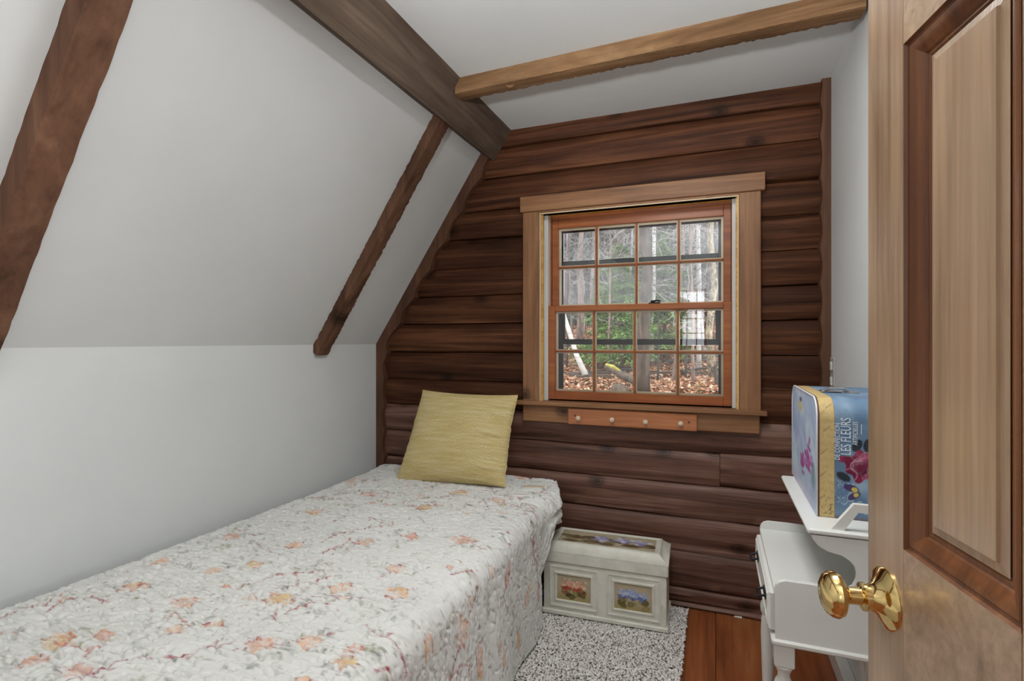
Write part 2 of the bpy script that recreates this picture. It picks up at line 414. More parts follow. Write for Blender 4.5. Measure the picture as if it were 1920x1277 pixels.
# scribed boards that close the log wall against the plaster
mb = MB(); n = 96; V = []; F = []
zs = np.linspace(.0, 2.20, n)
for i, z in enumerate(zs):
    xo = slope_x(z)-.002
    ph = 0
    for a, b in zip(ZL[:-1], ZL[1:]):
        if a <= z < b: ph = (z-a)/(b-a)
    wv = .052+.022*(1-math.sin(math.pi*ph))+.004*float(vnoise(z*30, 3, 8)) if z > ZK-.1 else .044+.012*(1-math.sin(math.pi*ph))
    if z > ZK: wv *= 1.15
    V += [(xo, D-.030, z), (xo+wv, D-.030, z), (xo+wv, D+.03, z), (xo, D+.03, z)]
    if i:
        b = i*4; a = b-4
        F += [(a, b, b+1, a+1), (a+1, b+1, b+2, a+2), (a+3, a, b, b+3)]
F += [(0, 1, 2, 3), tuple(4*(n-1)+k for k in (3, 2, 1, 0))]
struct(MB().add(V, F).build('trim_1', M_SCRIBE))
mb = MB(); V = []; F = []; zs = np.linspace(0, ZC+.0, 80)
for i, z in enumerate(zs):
    ph = 0
    for a, b in zip(ZL[:-1], ZL[1:]):
        if a <= z < b: ph = (z-a)/(b-a)
    wv = .031+.009*(1-math.sin(math.pi*ph))
    V += [(XR, D-.035, z), (XR-wv, D-.035, z), (XR-wv, D+.03, z), (XR, D+.03, z)]
    if i: b = i*4; a = b-4; F += [(a, a+1, b+1, b), (a+1, a+2, b+2, b+1), (a+3, b+3, b, a)]
F += [(0, 3, 2, 1), tuple(4*(n-1)+k for k in (0, 1, 2, 3)) if False else tuple(4*79+k for k in (0, 1, 2, 3))]
struct(MB().add(V, F).build('trim_2', M_SCRIBE))

# ------------------------------------------------------------------ beams
def timber(name, p0, p1, U, Vv, u0, u1, v0, v1, m, n=60, rough=.004, chew=0, seed=0, ends=True):
    """long timber from p0 to p1; U and Vv are the cross directions, with an uneven sawn surface"""
    p0, p1, U, Vv = Vector(p0), Vector(p1), Vector(U), Vector(Vv)
    sec = []
    k = 4
    for a in range(k): sec.append((u0+(u1-u0)*a/k, v0))
    for a in range(k): sec.append((u1, v0+(v1-v0)*a/k))
    for a in range(k): sec.append((u1-(u1-u0)*a/k, v1))
    for a in range(k): sec.append((u0, v1-(v1-v0)*a/k))
    ms = len(sec); V = []; F = []
    for i in range(n+1):
        f = i/n; c = p0.lerp(p1, f)
        for j, (u, v) in enumerate(sec):
            w = float(fbm(f*n*.35, j*.9, seed)-.45)*rough*2
            corner = j % k == 0
            e = (chew*float(vnoise(f*n*.6, j*3.1, seed+3)) if corner else 0)
            uu = u+(w if u == u1 else -w if u == u0 else 0)-(e if u == u1 else -e if u == u0 else 0)
            vv = v+(w if v == v1 else -w if v == v0 else 0)-(e if v == v1 else -e if v == v0 else 0)
            V.append(c+U*uu+Vv*vv)
    for i in range(n):
        for j in range(ms): F.append((i*ms+j, i*ms+(j+1) % ms, (i+1)*ms+(j+1) % ms, (i+1)*ms+j))
    F += [tuple(range(ms-1, -1, -1)), tuple(n*ms+j for j in range(ms))]
    o = MB().add(V, F).build(name, m); smooth_by_angle(o, 40); return o
AP = _L*(2.16-SZ0)/(SZ1-SZ0)
SU = Vector((SDX, 0, SDZ)); SN = Vector((SNX, 0, SNZ)); SY = Vector((0, 1, 0))
o = timber('purlin_beam', slope(AP, -2.39), slope(AP, D-.002), SU, SN, .0, .26, -.06, .074, M_BEAM, 90, .002, .003, 1)
tag(o, 'large dark brown purlin beam running along the top of the sloped wall', 'beam')
o = timber('rafter', slope(-.055, 0), slope(AP+.01, 0), SY, SN, .69, .772, -.002, .062, M_RAFTER, 70, .0012, .002, 2)
tag(o, 'wide brown rafter on the sloped wall above the foot of the bed', 'beam')
o = timber('rafter', slope(-.03, 0), slope(AP+.01, 0), SY, SN, 1.957, 2.034, -.002, .046, M_RAFTER, 200, .0014, .0035, 3)
tag(o, 'narrow waney-edged rafter on the sloped wall near the log wall', 'beam')
o = timber('cross_joist', (-.985, 1.938, ZC), (.425, 1.885, ZC), (.0, 1, 0), (0, 0, 1), -.036, .036, -.062, .03, M_CROSS, 240, .0014, .004, 4)
tag(o, 'golden rough-sawn joist crossing the flat ceiling from purlin to white wall', 'beam')
# a sawn-off branch knot on the joist
kn = MB().lathe([(.024, -.01), (.023, .006), (.018, .010), (.012, .007)], onZ(956, 158, 2.205)+Vector((0, .0, .01)), (0.15, -.75, -.65), 14).build('branch_knot', M_CROSS, o)

# ------------------------------------------------------------------ window
WIN = struct(empty('window_1', ((OX0+OX1)/2, YC, OZ0)))
WIN['label'] = 'wooden sash window of small panes with pine casing in the log wall'
def wl(o):            # parent while keeping world coordinates
    o.parent = WIN; o.matrix_parent_inverse = Matrix.Translation(-Vector(WIN.location)); return o
def wpart(mb, name, m, parent=None, sm=False):
    o = mb.build(name, m, parent, sm)
    return o if parent else wl(o)
CL, CR = onY(980, 500, YC).x, onY(1427, 500, YC).x
HZ0, HZ1 = onY(977, 399, YC).z, onY(977, 370, YC).z
wpart(MB().bbox(CL, OX0, YC, D+.03, OZ0-.004, HZ0, .003), 'casing', M_CASEV)
wpart(MB().bbox(OX1, CR, YC, D+.03, OZ0-.004, HZ0, .003), 'casing', M_CASEV)
wpart(MB().bbox(CL-.012, CR+.016, YC-.008, D+.03, HZ0, HZ1, .003), 'head_casing', M_CASE)
wpart(MB().bbox(OX0, OX1, YC, D+.03, OZ1, HZ0, .002), 'head_fillet', M_CASE)
STZ = OZ0
wpart(MB().bbox(CL-.03, CR+.022, YC-.028, D+.10, STZ-.020, STZ, .003), 'stool', M_CASE)
wpart(MB().bbox(CL, CR-.004, YC, D+.03, onY(980, 789, YC).z, STZ-.020, .004), 'apron', M_CASE)
# jamb boards and stops
JY = D+.19
wpart(MB().box(OX0-.018, OX0, YC+.004, JY, OZ0, OZ1), 'jamb', M_SASH)
wpart(MB().box(OX1, OX1+.018, YC+.004, JY, OZ0, OZ1), 'jamb', M_SASH)
wpart(MB().box(OX0-.018, OX1+.018, YC+.004, JY, OZ1, OZ1+.018), 'jamb', M_JAMB)
wpart(MB().box(OX0-.018, OX1+.018, D+.02, JY+.03, OZ0-.03, OZ0+.0), 'sill', M_CASE)
for s, x in ((1, OX0), (-1, OX1)):
    X = lambda a, b: (min(x+s*a, x+s*b), max(x+s*a, x+s*b))
    wpart(MB().box(*X(0, .004), YC-.002, YC+.012, OZ0, OZ1), 'casing_edge', M_BEAD)
    wpart(MB().box(*X(0, .011), YC+.016, YC+.030, OZ0, OZ1), 'stop', M_JAMB)
    wpart(MB().box(*X(0, .007), YC+.036, YC+.046, OZ0, OZ1), 'stop', M_JAMB)
wpart(MB().box(OX0, OX1, YC+.0, YC+.010, OZ1-.004, OZ1), 'casing_edge', M_BEAD)
# sashes
YS1 = YC+.052; YS2 = YC+.097; TH = .034
def sash(name, x0, x1, z0, z1, y, st, tr, br, m):
    f = MB()
    f.bbox(x0, x0+st, y, y+TH, z0, z1, .002); f.bbox(x1-st, x1, y, y+TH, z0, z1, .002)
    f.bbox(x0+st, x1-st, y, y+TH, z1-tr, z1, .002); f.bbox(x0+st, x1-st, y, y+TH, z0, z0+br, .002)
    s = wl(f.build(name, m))
    a0, a1, b0, b1 = x0+st, x1-st, z0+br, z1-tr
    inv = Matrix.Translation(-Vector(WIN.location))
    def sub(mb, nm, mm):
        o = mb.build(nm, mm, s); return o
    mw = .0085
    cw = (a1-a0)/4; rh = (b1-b0)/2
    for k in (1, 2, 3): sub(MB().bbox(a0+k*cw-mw/2, a0+k*cw+mw/2, y+.004, y+TH-.002, b0, b1, .002), 'muntin', m)
    sub(MB().bbox(a0, a1, y+.005, y+TH-.002, b0+rh-mw/2, b0+rh+mw/2, .002), 'muntin', m)
    for i in range(4):
        for j in range(2):
            p0, p1, q0, q1 = a0+i*cw, a0+(i+1)*cw, b0+j*rh, b0+(j+1)*rh
            g = .002
            sub(MB().box(p0+g, p1-g, y+.014, y+.016, q0+g, q1-g), 'pane', M_GLASS)
            MP = lambda v: Vector((v.x, y+.018+v.z, v.y))
            ft = MB(); ft.frame(p0, p1, q0, q1, [(.0, .016), (.0, .0), (.0095, .0), (.0085, .016), (.0, .016)], MP)
            sub(ft, 'glazing_bead', M_BEAD)
    return s
lx0, lx1 = onY(1028, 600, YS1).x, onY(1372, 600, YS1).x
lz1, lz0 = onY(1028, 574, YS1).z, OZ0+.006
LS = sash('lower_sash', lx0, lx1, lz0, lz1, YS1, .034, .028, onY(1041, 733, YS1).z-lz0, M_SASH)
ux0, ux1 = onY(1035, 500, YS2).x, onY(1371, 500, YS2).x
uz1 = onY(1045, 411, YS2).z; uz0 = lz1-.03
US = sash('upper_sash', ux0, ux1, uz0, uz1, YS2, .032, uz1-onY(1046, 429, YS2).z, .03, M_SASH)
wpart(MB().box(OX0, lx0-.0015, YS1+.004, YS2-.004, OZ0, OZ1), 'balance_track', M_VINYL); wpart(MB().box(lx1+.0015, OX1, YS1+.004, YS2-.004, OZ0, OZ1), 'balance_track', M_VINYL)
wpart(MB().box(OX0, ux0-.001, YS2-.004, JY, OZ0, OZ1), 'blind_stop', M_SASH); wpart(MB().box(ux1+.001, OX1, YS2-.004, JY, OZ0, OZ1), 'blind_stop', M_SASH)
wpart(MB().box(OX0, OX1, YS2+.004, JY, uz1-.001, OZ1), 'blind_stop', M_SASH)
lk = onY(1227, 568, YS1+.01)
lo = MB().bbox(lk.x-.026, lk.x+.026, YS1+.006, YS1+.03, lz1, lz1+.006, .002)
lo.lathe([(.010, .006), (.011, .012), (.007, .016)], (lk.x-.008, YS1+.018, lz1), (0, 0, 1), 12)
lo.tube([(lk.x-.008, YS1+.018, lz1+.012), (lk.x+.012, YS1+.014, lz1+.015), (lk.x+.026, YS1+.010, lz1+.011)], [.004, .004, .005], 6)
lo.build('sash_lock', M_BLACK, LS)
# storm window outside
YW = D+.150
def bar(px0, py0, px1, py1, nm, m, y=YW, t=.014):
    a, b = onY(px0, py0, y), onY(px1, py1, y)
    wpart(MB().bbox(min(a.x, b.x), max(a.x, b.x), y, y+t, min(a.z, b.z), max(a.z, b.z), .002), nm, m)
sx0, sx1 = onY(1056, 500, YW).x, onY(1347, 500, YW).x
sz1 = onY(1060, 437, YW).z
def sb(x0, x1, z0, z1, nm, m, y=YW): wpart(MB().bbox(x0, x1, y, y+.014, z0, z1, .002), nm, m)
sb(OX0-.01, sx0, OZ0, OZ1, 'storm_frame', M_ALU); sb(sx1, OX1+.01, OZ0, OZ1, 'storm_frame', M_ALU)
sb(OX0, OX1, sz1, OZ1, 'storm_frame', M_ALU); sb(OX0, OX1, OZ0-.01, onY(1060, 733, YW).z, 'storm_frame', M_ALU)
zb = onY(1058, 498, YW).z; sb(sx0, sx1, zb-.003, zb+.021, 'storm_rail', M_ALU, YW+.002)
zt, zq = onY(1058, 584, YW).z, onY(1058, 641, YW).z
sb(sx0, sx1, zt-.006, zt+.008, 'screen_rail', M_BLACK, YW-.012); sb(sx0, sx1, zq-.014, zq+.014, 'screen_rail', M_BLACK, YW-.012)
sb(sx0-.004, sx0+.012, zq, zt, 'screen_stile', M_BLACK, YW-.012); sb(sx1-.012, sx1+.004, zq, zt, 'screen_stile', M_BLACK, YW-.012)
wpart(MB().box(sx0, sx1, YW+.017, YW+.019, zt, sz1), 'storm_pane', M_HAZY)
wpart(MB().box(sx0, sx1, YW+.017, YW+.019, OZ0, zt), 'storm_pane', M_GLASS)

# peg rail
a, b = onY(1065, 764, YC-.012), onY(1307, 809, YC-.012)
PR = tag(empty('peg_rail', ((a.x+b.x)/2, YC, b.z)), 'reddish wooden peg rail with four small knobs on the window apron', 'peg rail')
pz1 = onY(1065, 765, YC-.012).z; pz0 = onY(1065, 795, YC-.012).z
def loc_to(o, par): o.parent = par; o.matrix_parent_inverse = Matrix.Translation(-Vector(par.location)); return o
loc_to(MB().bbox(a.x, b.x, YC-.014, YC-.0005, pz0, min(pz1, STZ-.021), .003).build('board', M_PEGB), PR)
for px, py in ((1083, 784), (1145, 787), (1207, 791), (1272, 794)):
    c = onY(px, py, YC-.014)
    loc_to(MB().lathe([(.0065, 0), (.006, .012), (.006, .022), (.008, .027), (.0118, .032), (.012, .038), (.0095, .043), (.002, .045)], (c.x+.012, YC-.014, c.z+.004), (0, -1, -.0), 14).build('peg', M_PEG, None, True), PR)
for px, py in ((1078, 779), (1292, 792)):
    c = onY(px, py, YC-.014)
    loc_to(MB().lathe([(.005, 0), (.0045, .001), (.001, .0012)], (c.x, YC-.014, c.z), (0, -1, 0), 12).build('screw_hole', M_SCRIBE), PR)

# light switch on the right wall
sw = tag(empty('light_switch', (XR, 2.395, 1.005)), 'grey double switch plate on the white wall beside the log wall', 'light switch')
MB().bbox(-.006, 0, -.036, .036, 0, .128, .003).build('plate', M_PLATE, sw)
for z in (.034, .094): MB().bbox(-.012, -.006, -.014, .014, z-.018, z+.018, .003).build('rocker', M_VINYL, sw)

# ================================================================== DOOR
KZ = .875
C0 = onZ(1662, 1122, KZ); dv = ray(1150, CY); dv = Vector((dv.x, dv.y, 0)).normalized(); nv = Vector((-dv.y, dv.x, 0))
if nv.x > 0: nv = -nv
def s_at(px):        # distance along the door from the rose towards the hinge, for a picture column
    r = ray(px, CY); # solve (C0 - dv*s) x r = 0
    return (C0.x*r.y-C0.y*r.x)/(dv.x*r.y-dv.y*r.x)
E0 = C0-dv*s_at(1627); SO = s_at(1627)
def DM(p): return Vector((E0.x, E0.y, 0))-dv*p.x+nv*p.z+Vector((0, 0, p.y))      # (along, up, out)
DM3 = lambda p: DM(Vector((p.x, p.z, p.y)))                                   # for boxes: x along, y out, z up
def z_at(px, py): s = s_at(px); P = C0-dv*s; return EYE+(CY-py)/FPX*(-P.x*sT+P.y*cT)
S1, S2 = s_at(1694)-SO, s_at(1915)-SO
PZ0, PZ1 = z_at(1694, 1030), z_at(1694, 83)
DWID = S2+S1
HL = DM(Vector((DWID, 0, 0)))
DOOR = struct(empty('door_1', (HL.x, HL.y, 0.0)))
DOOR['label'] = 'varnished wooden panel door standing open with a brass knob'
dl = lambda o: loc_to(o, DOOR)
TK = .036
BR0 = .24; LR0 = PZ0-.19
dl(MB().bbox(0, S1, -TK, 0, .008, 2.0, .0015, DM3).build('stile', M_DOOR_V))
dl(MB().bbox(S2, DWID, -TK, 0, .008, 2.0, .0015, DM3).build('stile', M_DOOR_V))
dl(MB().box(S1, S2, -TK, 0, PZ1, 2.0, DM3).build('rail', M_DOOR_H))
dl(MB().box(S1, S2, -TK, 0, LR0, PZ0, DM3).build('rail', M_DOOR_H))
dl(MB().box(S1, S2, -TK, 0, .008, BR0, DM3).build('rail', M_DOOR_H))
mw = s_at(1727)-s_at(1694)
for z0, z1 in ((PZ0, PZ1), (BR0, LR0)):
    fr = MB().frame(S1, S2, z0, z1, [(0, .0), (mw*.05, -.004), (mw*.14, -.0045), (mw*.2, -.003), (mw*.34, -.0045), (mw*.50, -.0075), (mw*.66, -.0105), (mw*.70, -.013), (mw*.80, -.0125), (mw*.88, -.0145), (mw, -.0145), (mw, -.02)], DM)
    smooth_by_angle(dl(fr.build('moulding', M_DMOULD)), 25)
    pn = MB()
    fw = mw+.012; e = mw*.9
    pn.frame(S1+e, S2-e, z0+e, z1-e, [(0, -.013), (.010, -.0115), (.011, -.0085), (.0125, -.0085)], DM)
    q = e+.0125
    pn.add([DM(Vector(p)) for p in ((S1+q, z0+q, -.0085), (S2-q, z0+q, -.0085), (S2-q, z1-q, -.0085), (S1+q, z1-q, -.0085))], [(0, 1, 2, 3)])
    pn.box(S1+.001, S2-.001, -TK+.004, -.022, z0, z1, DM3)
    dl(pn.build('panel', M_DOOR_V))
KC = Vector((C0.x, C0.y, KZ)); RR = .0375
kn = dl(MB().lathe([(RR, 0), (RR, .002), (RR*.94, .0045), (RR*.7, .0085), (RR*.5, .014), (RR*.40, .020), (RR*.40, .024), (RR*.46, .0245), (RR*.46, .028), (.0125, .0285),
        (.0105, .030), (.0105, .044), (.013, .046), (.0145, .049), (.021, .0505), (.0265, .054), (.0285, .059), (.0275, .0645), (.0235, .070), (.017, .0735), (.009, .0752), (.001, .0757)], KC, nv*0.62+Vector((0, 0, 0)), 40).build('knob', M_BRASS))
smooth_by_angle(kn, 28)

# ================================================================== BED, QUILT, PILLOW
BZ = .508; BX0, BX1 = -1.70, -.655; BY0, BY1 = .42, 2.425
bed = tag(empty('bed', ((BX0+BX1)/2, (BY0+BY1)/2, 0)), 'single bed under the floral quilt along the white wall', 'bed')
bl_ = lambda o: loc_to(o, bed)
bl_(MB().bbox(BX0+.05, BX1-.06, BY0+.03, BY1-.02, .28, BZ-.03, .03).build('mattress', plain('mattress_ticking', 'd8d4cc', .9)))
bl_(MB().bbox(BX0+.06, BX1-.07, BY0+.03, BY1-.02, .12, .28, .01).build('box_base', plain('bed_base_wood', '6b4a33', .6)))
for x in (BX0+.1, BX1-.17):
    for y in (BY0+.08, BY1-.08): bl_(MB().lathe([(.025, 0), (.03, .12)], (x, y, 0), (0, 0, 1), 12).build('leg', M_SCRIBE))

# quilt: a runs across (wall side drop, top, room side drop), l runs along the bed
ST = .0032; RC = .050
LW = .20; LT = BX1-BX0; LD = .50
na = int((LW+LT+LD)/ST); nl = int((BY1-BY0)/ST)
aa = np.linspace(-LW, LT+LD, na); ll = np.linspace(0, BY1-BY0, nl)
A, Lg = np.meshgrid(aa, ll, indexing='ij'); Yq = BY0+Lg
ql = RC*math.pi/2
def corner(t):        # arc of the folded edge: out and down for arc length t
    th = np.clip(t/RC, 0, math.pi/2); return RC*np.sin(th), RC*(1-np.cos(th)), np.maximum(t-ql, 0)
rt = A-(LT-RC); o1, d1, rest = corner(np.maximum(rt, 0))
lt = -(A-RC); o2, d2, rest2 = corner(np.maximum(lt, 0))
X = np.where(rt > 0, BX1-RC+o1, np.where(lt > 0, BX0+RC-o2, BX0+A))
Z = np.where(rt > 0, BZ-d1-rest, np.where(lt > 0, BZ-d2-rest2, BZ))
NX = np.where(rt > 0, np.sin(np.clip(rt/RC, 0, math.pi/2)), np.where(lt > 0, -np.sin(np.clip(lt/RC, 0, math.pi/2)), 0)); NZ = np.sqrt(1-NX**2)
# gentle wandering of the edge, folds in the drop, flare near the floor
top = 1-np.clip(np.maximum(rt, 0)/.1, 0, 1)
Z += (fbm(X*3.2+5, Yq*2.6, 11)-.45)*.022*np.where(rt > 0, top, 1)
dr = np.clip(rest/.42, 0, 1)
X += np.where(rt > 0, (np.sin(Yq*9.5+1.2)*.014+np.sin(Yq*17+.4)*.006)*dr+.030*dr*sstep(2.0, 1.5, Yq)-.02*dr*sstep(1.75, 2.1, Yq), 0)
X += np.where(rt > 0, (fbm(Yq*2.2, 3+0*Yq, 21)-.45)*.02, 0)
fold = np.exp(-((Yq-1.47)/.018)**2)*sstep(.0, .12, rest)*.018+np.exp(-((Yq-2.02-.06*dr)/.02)**2)*sstep(.0, .1, rest)*.022
X -= fold*NX
# far corner: the quilt is bunched over the mattress corner above the chest
wf_ = sstep(2.055, 2.13, Yq)*(rt > -.10)
th = np.clip((rt+.10)/(LD+.15), 0, 1)
bx = BX1-.10+.155*np.sin(np.clip(th*4.2, 0, math.pi*.98))+.02*np.sin(Yq*31); bz = BZ+.006-.15*(1-np.cos(np.clip(th*3.3, 0, math.pi*.86)))/1.0*.62
bx = np.minimum(bx, BX1+.022-.07*sstep(2.2, 2.42, Yq)+.004*np.sin(A*60))
X = X*(1-wf_)+bx*wf_; Z = Z*(1-wf_)+bz*wf_
Z += .016*np.exp(-((Yq-2.10)/.03)**2)*np.exp(-((A-LT+.09)/.09)**2)
Z += .010*np.exp(-((Yq-2.0+.25*(A-LT+.3))/.025)**2)*np.exp(-((A-LT+.28)/.16)**2)
# far left corner rises a little to the wall
Z += .012*sstep(2.2, 2.4, Yq)*(rt < 0)
Yq = Yq+0*A
head = sstep(BY1-.05, BY1, Yq); Z -= .03*head**2*(np.abs(A-LT/2) < LT)
# quilted pucker: short wrinkles that run across the bed
w1 = A/.036+.9*fbm(A*28, Lg*28, 31)*2; w2 = Lg/.0125+1.1*fbm(A*22, Lg*40, 37)*2
F1, F2 = worley(w1, w2, 3)
rl = vnoise(A/.040+fbm(A*9, Lg*30, 33)*2, Lg/.0105+fbm(A*26, Lg*18, 35)*2.2, 39); rl2 = vnoise(A/.055, Lg/.019+fbm(A*20, Lg*12, 43)*2, 45)
puck = (np.clip(np.abs(rl-.5)/.15, 0, 1)**.75)*.0066+(np.clip(np.abs(rl2-.5)/.10, 0, 1)**.75)*.0022+np.sqrt(np.clip(F2-F1, 0, 1))*.0026
puck = puck*(.75+.95*NZ**4); X += NX*puck; Z += NZ*puck
Z = np.maximum(Z, .030)
# print: ivory ground, peach and crimson blooms, trailing vines, grey-green leaves
Cq = np.empty(A.shape+(3,), np.float32); Cq[:] = lin('e0dfdb')
Cq *= (.90+.16*fbm(A*4, Lg*4, 51))[..., None]
stk = vnoise(A/.011, Lg/.0035, 61); stk2 = vnoise(A/.02, Lg/.004, 63)
def dab(ca, cl, R, fn):
    i0, i1 = np.searchsorted(aa, (ca-R, ca+R)); j0, j1 = np.searchsorted(ll, (cl-R, cl+R))
    if i1-i0 < 2 or j1-j0 < 2: return
    s = (slice(i0, i1), slice(j0, j1)); fn(s, A[s]-ca, Lg[s]-cl)
def lay(s, alpha, col): Cq[s] = Cq[s]*(1-alpha[..., None])+np.array(col, np.float32)*alpha[..., None]
PEACH = [lin(h) for h in ('e2b090', 'd89c78', 'd9b468', 'e2bea0', 'cd876a')]
RED = [lin(h) for h in ('9a3346', 'a2433f', '8f3850', 'aa4a38')]
GRN = [lin(h) for h in ('6c7266', '7f8170', '595d5c', '8f8f6c')]
def bloom(ca, cl, R, rot=0, k=0, el=1.25):
    pe, pe2, rd = PEACH[k % 5], PEACH[(k+2) % 5], RED[k % 4]
    def fn(s, x, y):
        u = (x*math.cos(rot)+y*math.sin(rot))/el; v = -x*math.sin(rot)+y*math.cos(rot)
        r = np.hypot(u, v)/R; ph = np.arctan2(v, u); rag = fbm(u/R*3.1+k*7, v/R*3.1, 200+k)
        rim = .62+.75*(rag-.38)+.05*np.cos(ph*(4+k % 4)+k)+.14*(stk[s]-.5)
        ins = np.clip((rim-r)*8, 0, 1); half = np.clip(.5+1.6*np.sin(ph+k*1.9)*r, 0, 1)
        lay(s, ins*np.clip(.30+1.0*(stk2[s]-.35), 0, .80), pe)
        lay(s, ins*half*np.clip(stk[s]*1.6-.45, 0, 1)*.8, pe2)
        pet = np.clip(1-np.abs(np.sin(ph*2.5+k+2.2*rag))/.28, 0, 1)*np.clip((stk[s]-.35)*3, 0, 1)
        lay(s, ins*pet*np.clip(r*2-.25, 0, 1)*.75, rd)
        ring = np.clip(1-np.abs(r-rim*.92)/.12, 0, 1)*np.clip((stk2[s]-.40)*4, 0, 1)*(np.sin(ph*2+k) > -.3)
        lay(s, ring*.95, rd)
        lay(s, np.clip(1-np.abs(r-1.05)/.35, 0, 1)*np.clip((stk2[s]-.55)*3.5, 0, 1)*.6*(np.cos(ph*2+k*1.3) > -.1), GRN[k % 4])
    dab(ca, cl, R*1.9, fn)
def leaf(ca, cl, R, rot, col, al=.8, w=.38):
    def fn(s, x, y):
        u = (x*math.cos(rot)+y*math.sin(rot))/R; v = (-x*math.sin(rot)+y*math.cos(rot))/R
        m_ = np.clip((1-u*u-(v/w)**2)*2.5, 0, 1)
        lay(s, m_*np.clip(.25+1.1*(stk[s]-.3), 0, 1)*al, col)
    dab(ca, cl, R*1.2, fn)
def vine(pts, col, w=.0036, lv=True, k=0):
    P = []
    for (a0, l0), (a1, l1) in zip(pts[:-1], pts[1:]):
        for t in np.linspace(0, 1, max(3, int(math.hypot(a1-a0, l1-l0)/.012)), endpoint=False): P.append((a0+(a1-a0)*t, l0+(l1-l0)*t))
    P.append(pts[-1])
    for i in range(len(P)-1):
        (a0, l0), (a1, l1) = P[i], P[i+1]
        ca, cl = (a0+a1)/2, (l0+l1)/2; h = math.hypot(a1-a0, l1-l0); rot = math.atan2(l1-l0, a1-a0)
        leaf(ca, cl, h*.8, rot, col, .95, w/(h*.8)*1.0)
        if lv and i % 5 == k % 5:
            sgn = 1 if (i//5) % 2 else -1
            leaf(ca+math.cos(rot+sgn*1.0)*.018, cl+math.sin(rot+sgn*1.0)*.018, .017, rot+sgn*.9, GRN[(i+k) % 4] if (i+k) % 3 else col, .8)
def qa(px, py):      # picture point on the quilt top -> quilt coordinates
    p = onZ(px, py, BZ+.004); return p.x-BX0, p.y-BY0
def qs(px, py):      # picture point on the hanging side -> quilt coordinates
    p = onX(px, py, BX1+.01); return LT-RC+ql+(BZ-RC-p.z), p.y-BY0
rr = random.Random(3)
# loose scatter first: leaf clusters, crease-shading strokes, buds and sprigs
for i in range(300):
    ca, cl = rr.uniform(-LW, LT+LD), rr.uniform(0, BY1-BY0); k = rr.randrange(20)
    for j in range(rr.randint(2, 6)): leaf(ca+rr.gauss(0, .018), cl+rr.gauss(0, .014), rr.uniform(.008, .019), rr.uniform(-.8, .8)+(.0 if j % 2 else 2.6), GRN[k % 4], .62)
for i in range(1500):  # thin grey strokes: printed hatch that also paints in crease shading
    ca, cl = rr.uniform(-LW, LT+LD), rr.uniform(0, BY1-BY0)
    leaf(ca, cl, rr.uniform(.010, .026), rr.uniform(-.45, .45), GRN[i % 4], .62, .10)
for i in range(260):
    ca, cl = rr.uniform(-LW, LT+LD), rr.uniform(0, BY1-BY0)
    leaf(ca, cl, rr.uniform(.006, .013), rr.uniform(-.9, .9), RED[i % 4], .85)
    if i % 3 == 0: leaf(ca+.012, cl+.005, .008, .4, PEACH[i % 5], .8)
for i in range(44):
    ca, cl = rr.uniform(-LW, LT+LD), rr.uniform(0, BY1-BY0); d = rr.uniform(-.7, .7); p = [(ca, cl)]
    for j in range(rr.randint(5, 11)):
        d += rr.uniform(-.45, .45); ca += .022*math.cos(d); cl += .022*math.sin(d); p.append((ca, cl))
    vine(p, RED[i % 4], .0034, True, i)
for i in range(46): bloom(rr.uniform(-LW, LT+LD), rr.uniform(0, BY1-BY0), rr.uniform(.014, .026), rr.uniform(-.5, .5), i)
KN = [(245, 1110, .040), (345, 1138, .042), (525, 1131, .046), (400, 1076, .030), (432, 1012, .036), (552, 1028, .038), (685, 1023, .040), (110, 1212, .040),
      (580, 1212, .036), (146, 1268, .030), (745, 1118, .042), (866, 1018, .044), (795, 957, .046), (640, 1110, .036), (655, 905, .05), (930, 945, .04), (690, 930, .045),
      (860, 930, .05), (740, 1073, .034), (196, 1200, .028), (398, 1180, .028), (490, 1220, .04), (650, 1250, .03), (300, 1062, .03), (770, 1010, .035), (590, 965, .04),
      (980, 905, .05), (480, 1065, .03), (330, 1190, .03), (60, 1250, .03)]
for k, (px, py, R) in enumerate(KN): ca, cl = qa(px, py); bloom(ca, cl, R*1.12, rr.uniform(-.4, .4), k)
for k, (px, py, R) in enumerate([(865, 1180, .040), (953, 1075, .036), (805, 1212, .03), (890, 1235, .036), (975, 1205, .034), (925, 1075, .02), (1010, 1110, .03), (935, 1235, .03), (990, 1125, .028)]):
    ca, cl = qs(px, py); bloom(ca, cl, R, rr.uniform(-.3, .3), k+3, 1.7)
for k, pts in enumerate([[(180, 1270), (225, 1252), (270, 1243), (330, 1240), (400, 1226), (440, 1218)], [(445, 1105), (480, 1098), (520, 1083), (570, 1080), (620, 1078)], [(520, 1148), (513, 1170)],
        [(535, 1160), (560, 1145), (600, 1135), (620, 1142)], [(80, 1162), (130, 1135), (170, 1130), (205, 1142)], [(600, 1025), (640, 1005), (700, 995), (740, 990)], [(700, 1250), (730, 1235), (760, 1240), (775, 1262)],
        [(750, 948), (800, 940), (850, 937)], [(845, 1085), (880, 1070), (900, 1085), (905, 1105)], [(600, 1045), (660, 1020)]]):
    vine([qa(*p) for p in pts], RED[k % 2], .0050, True, k)
for k, pts in enumerate([[(860, 1205), (845, 1245), (835, 1277)], [(845, 1277), (855, 1245), (870, 1245), (868, 1270)], [(948, 1095), (942, 1120), (950, 1150)], [(1005, 1010), (1000, 1040), (1010, 1060)]]):
    vine([qs(*p) for p in pts], RED[k % 2], .0050, True, k)
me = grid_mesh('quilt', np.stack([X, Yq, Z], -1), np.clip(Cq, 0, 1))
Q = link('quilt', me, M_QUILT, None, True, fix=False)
tag(Q, 'crinkled ivory quilt printed with peach and red flowers spread over the bed', 'quilt')

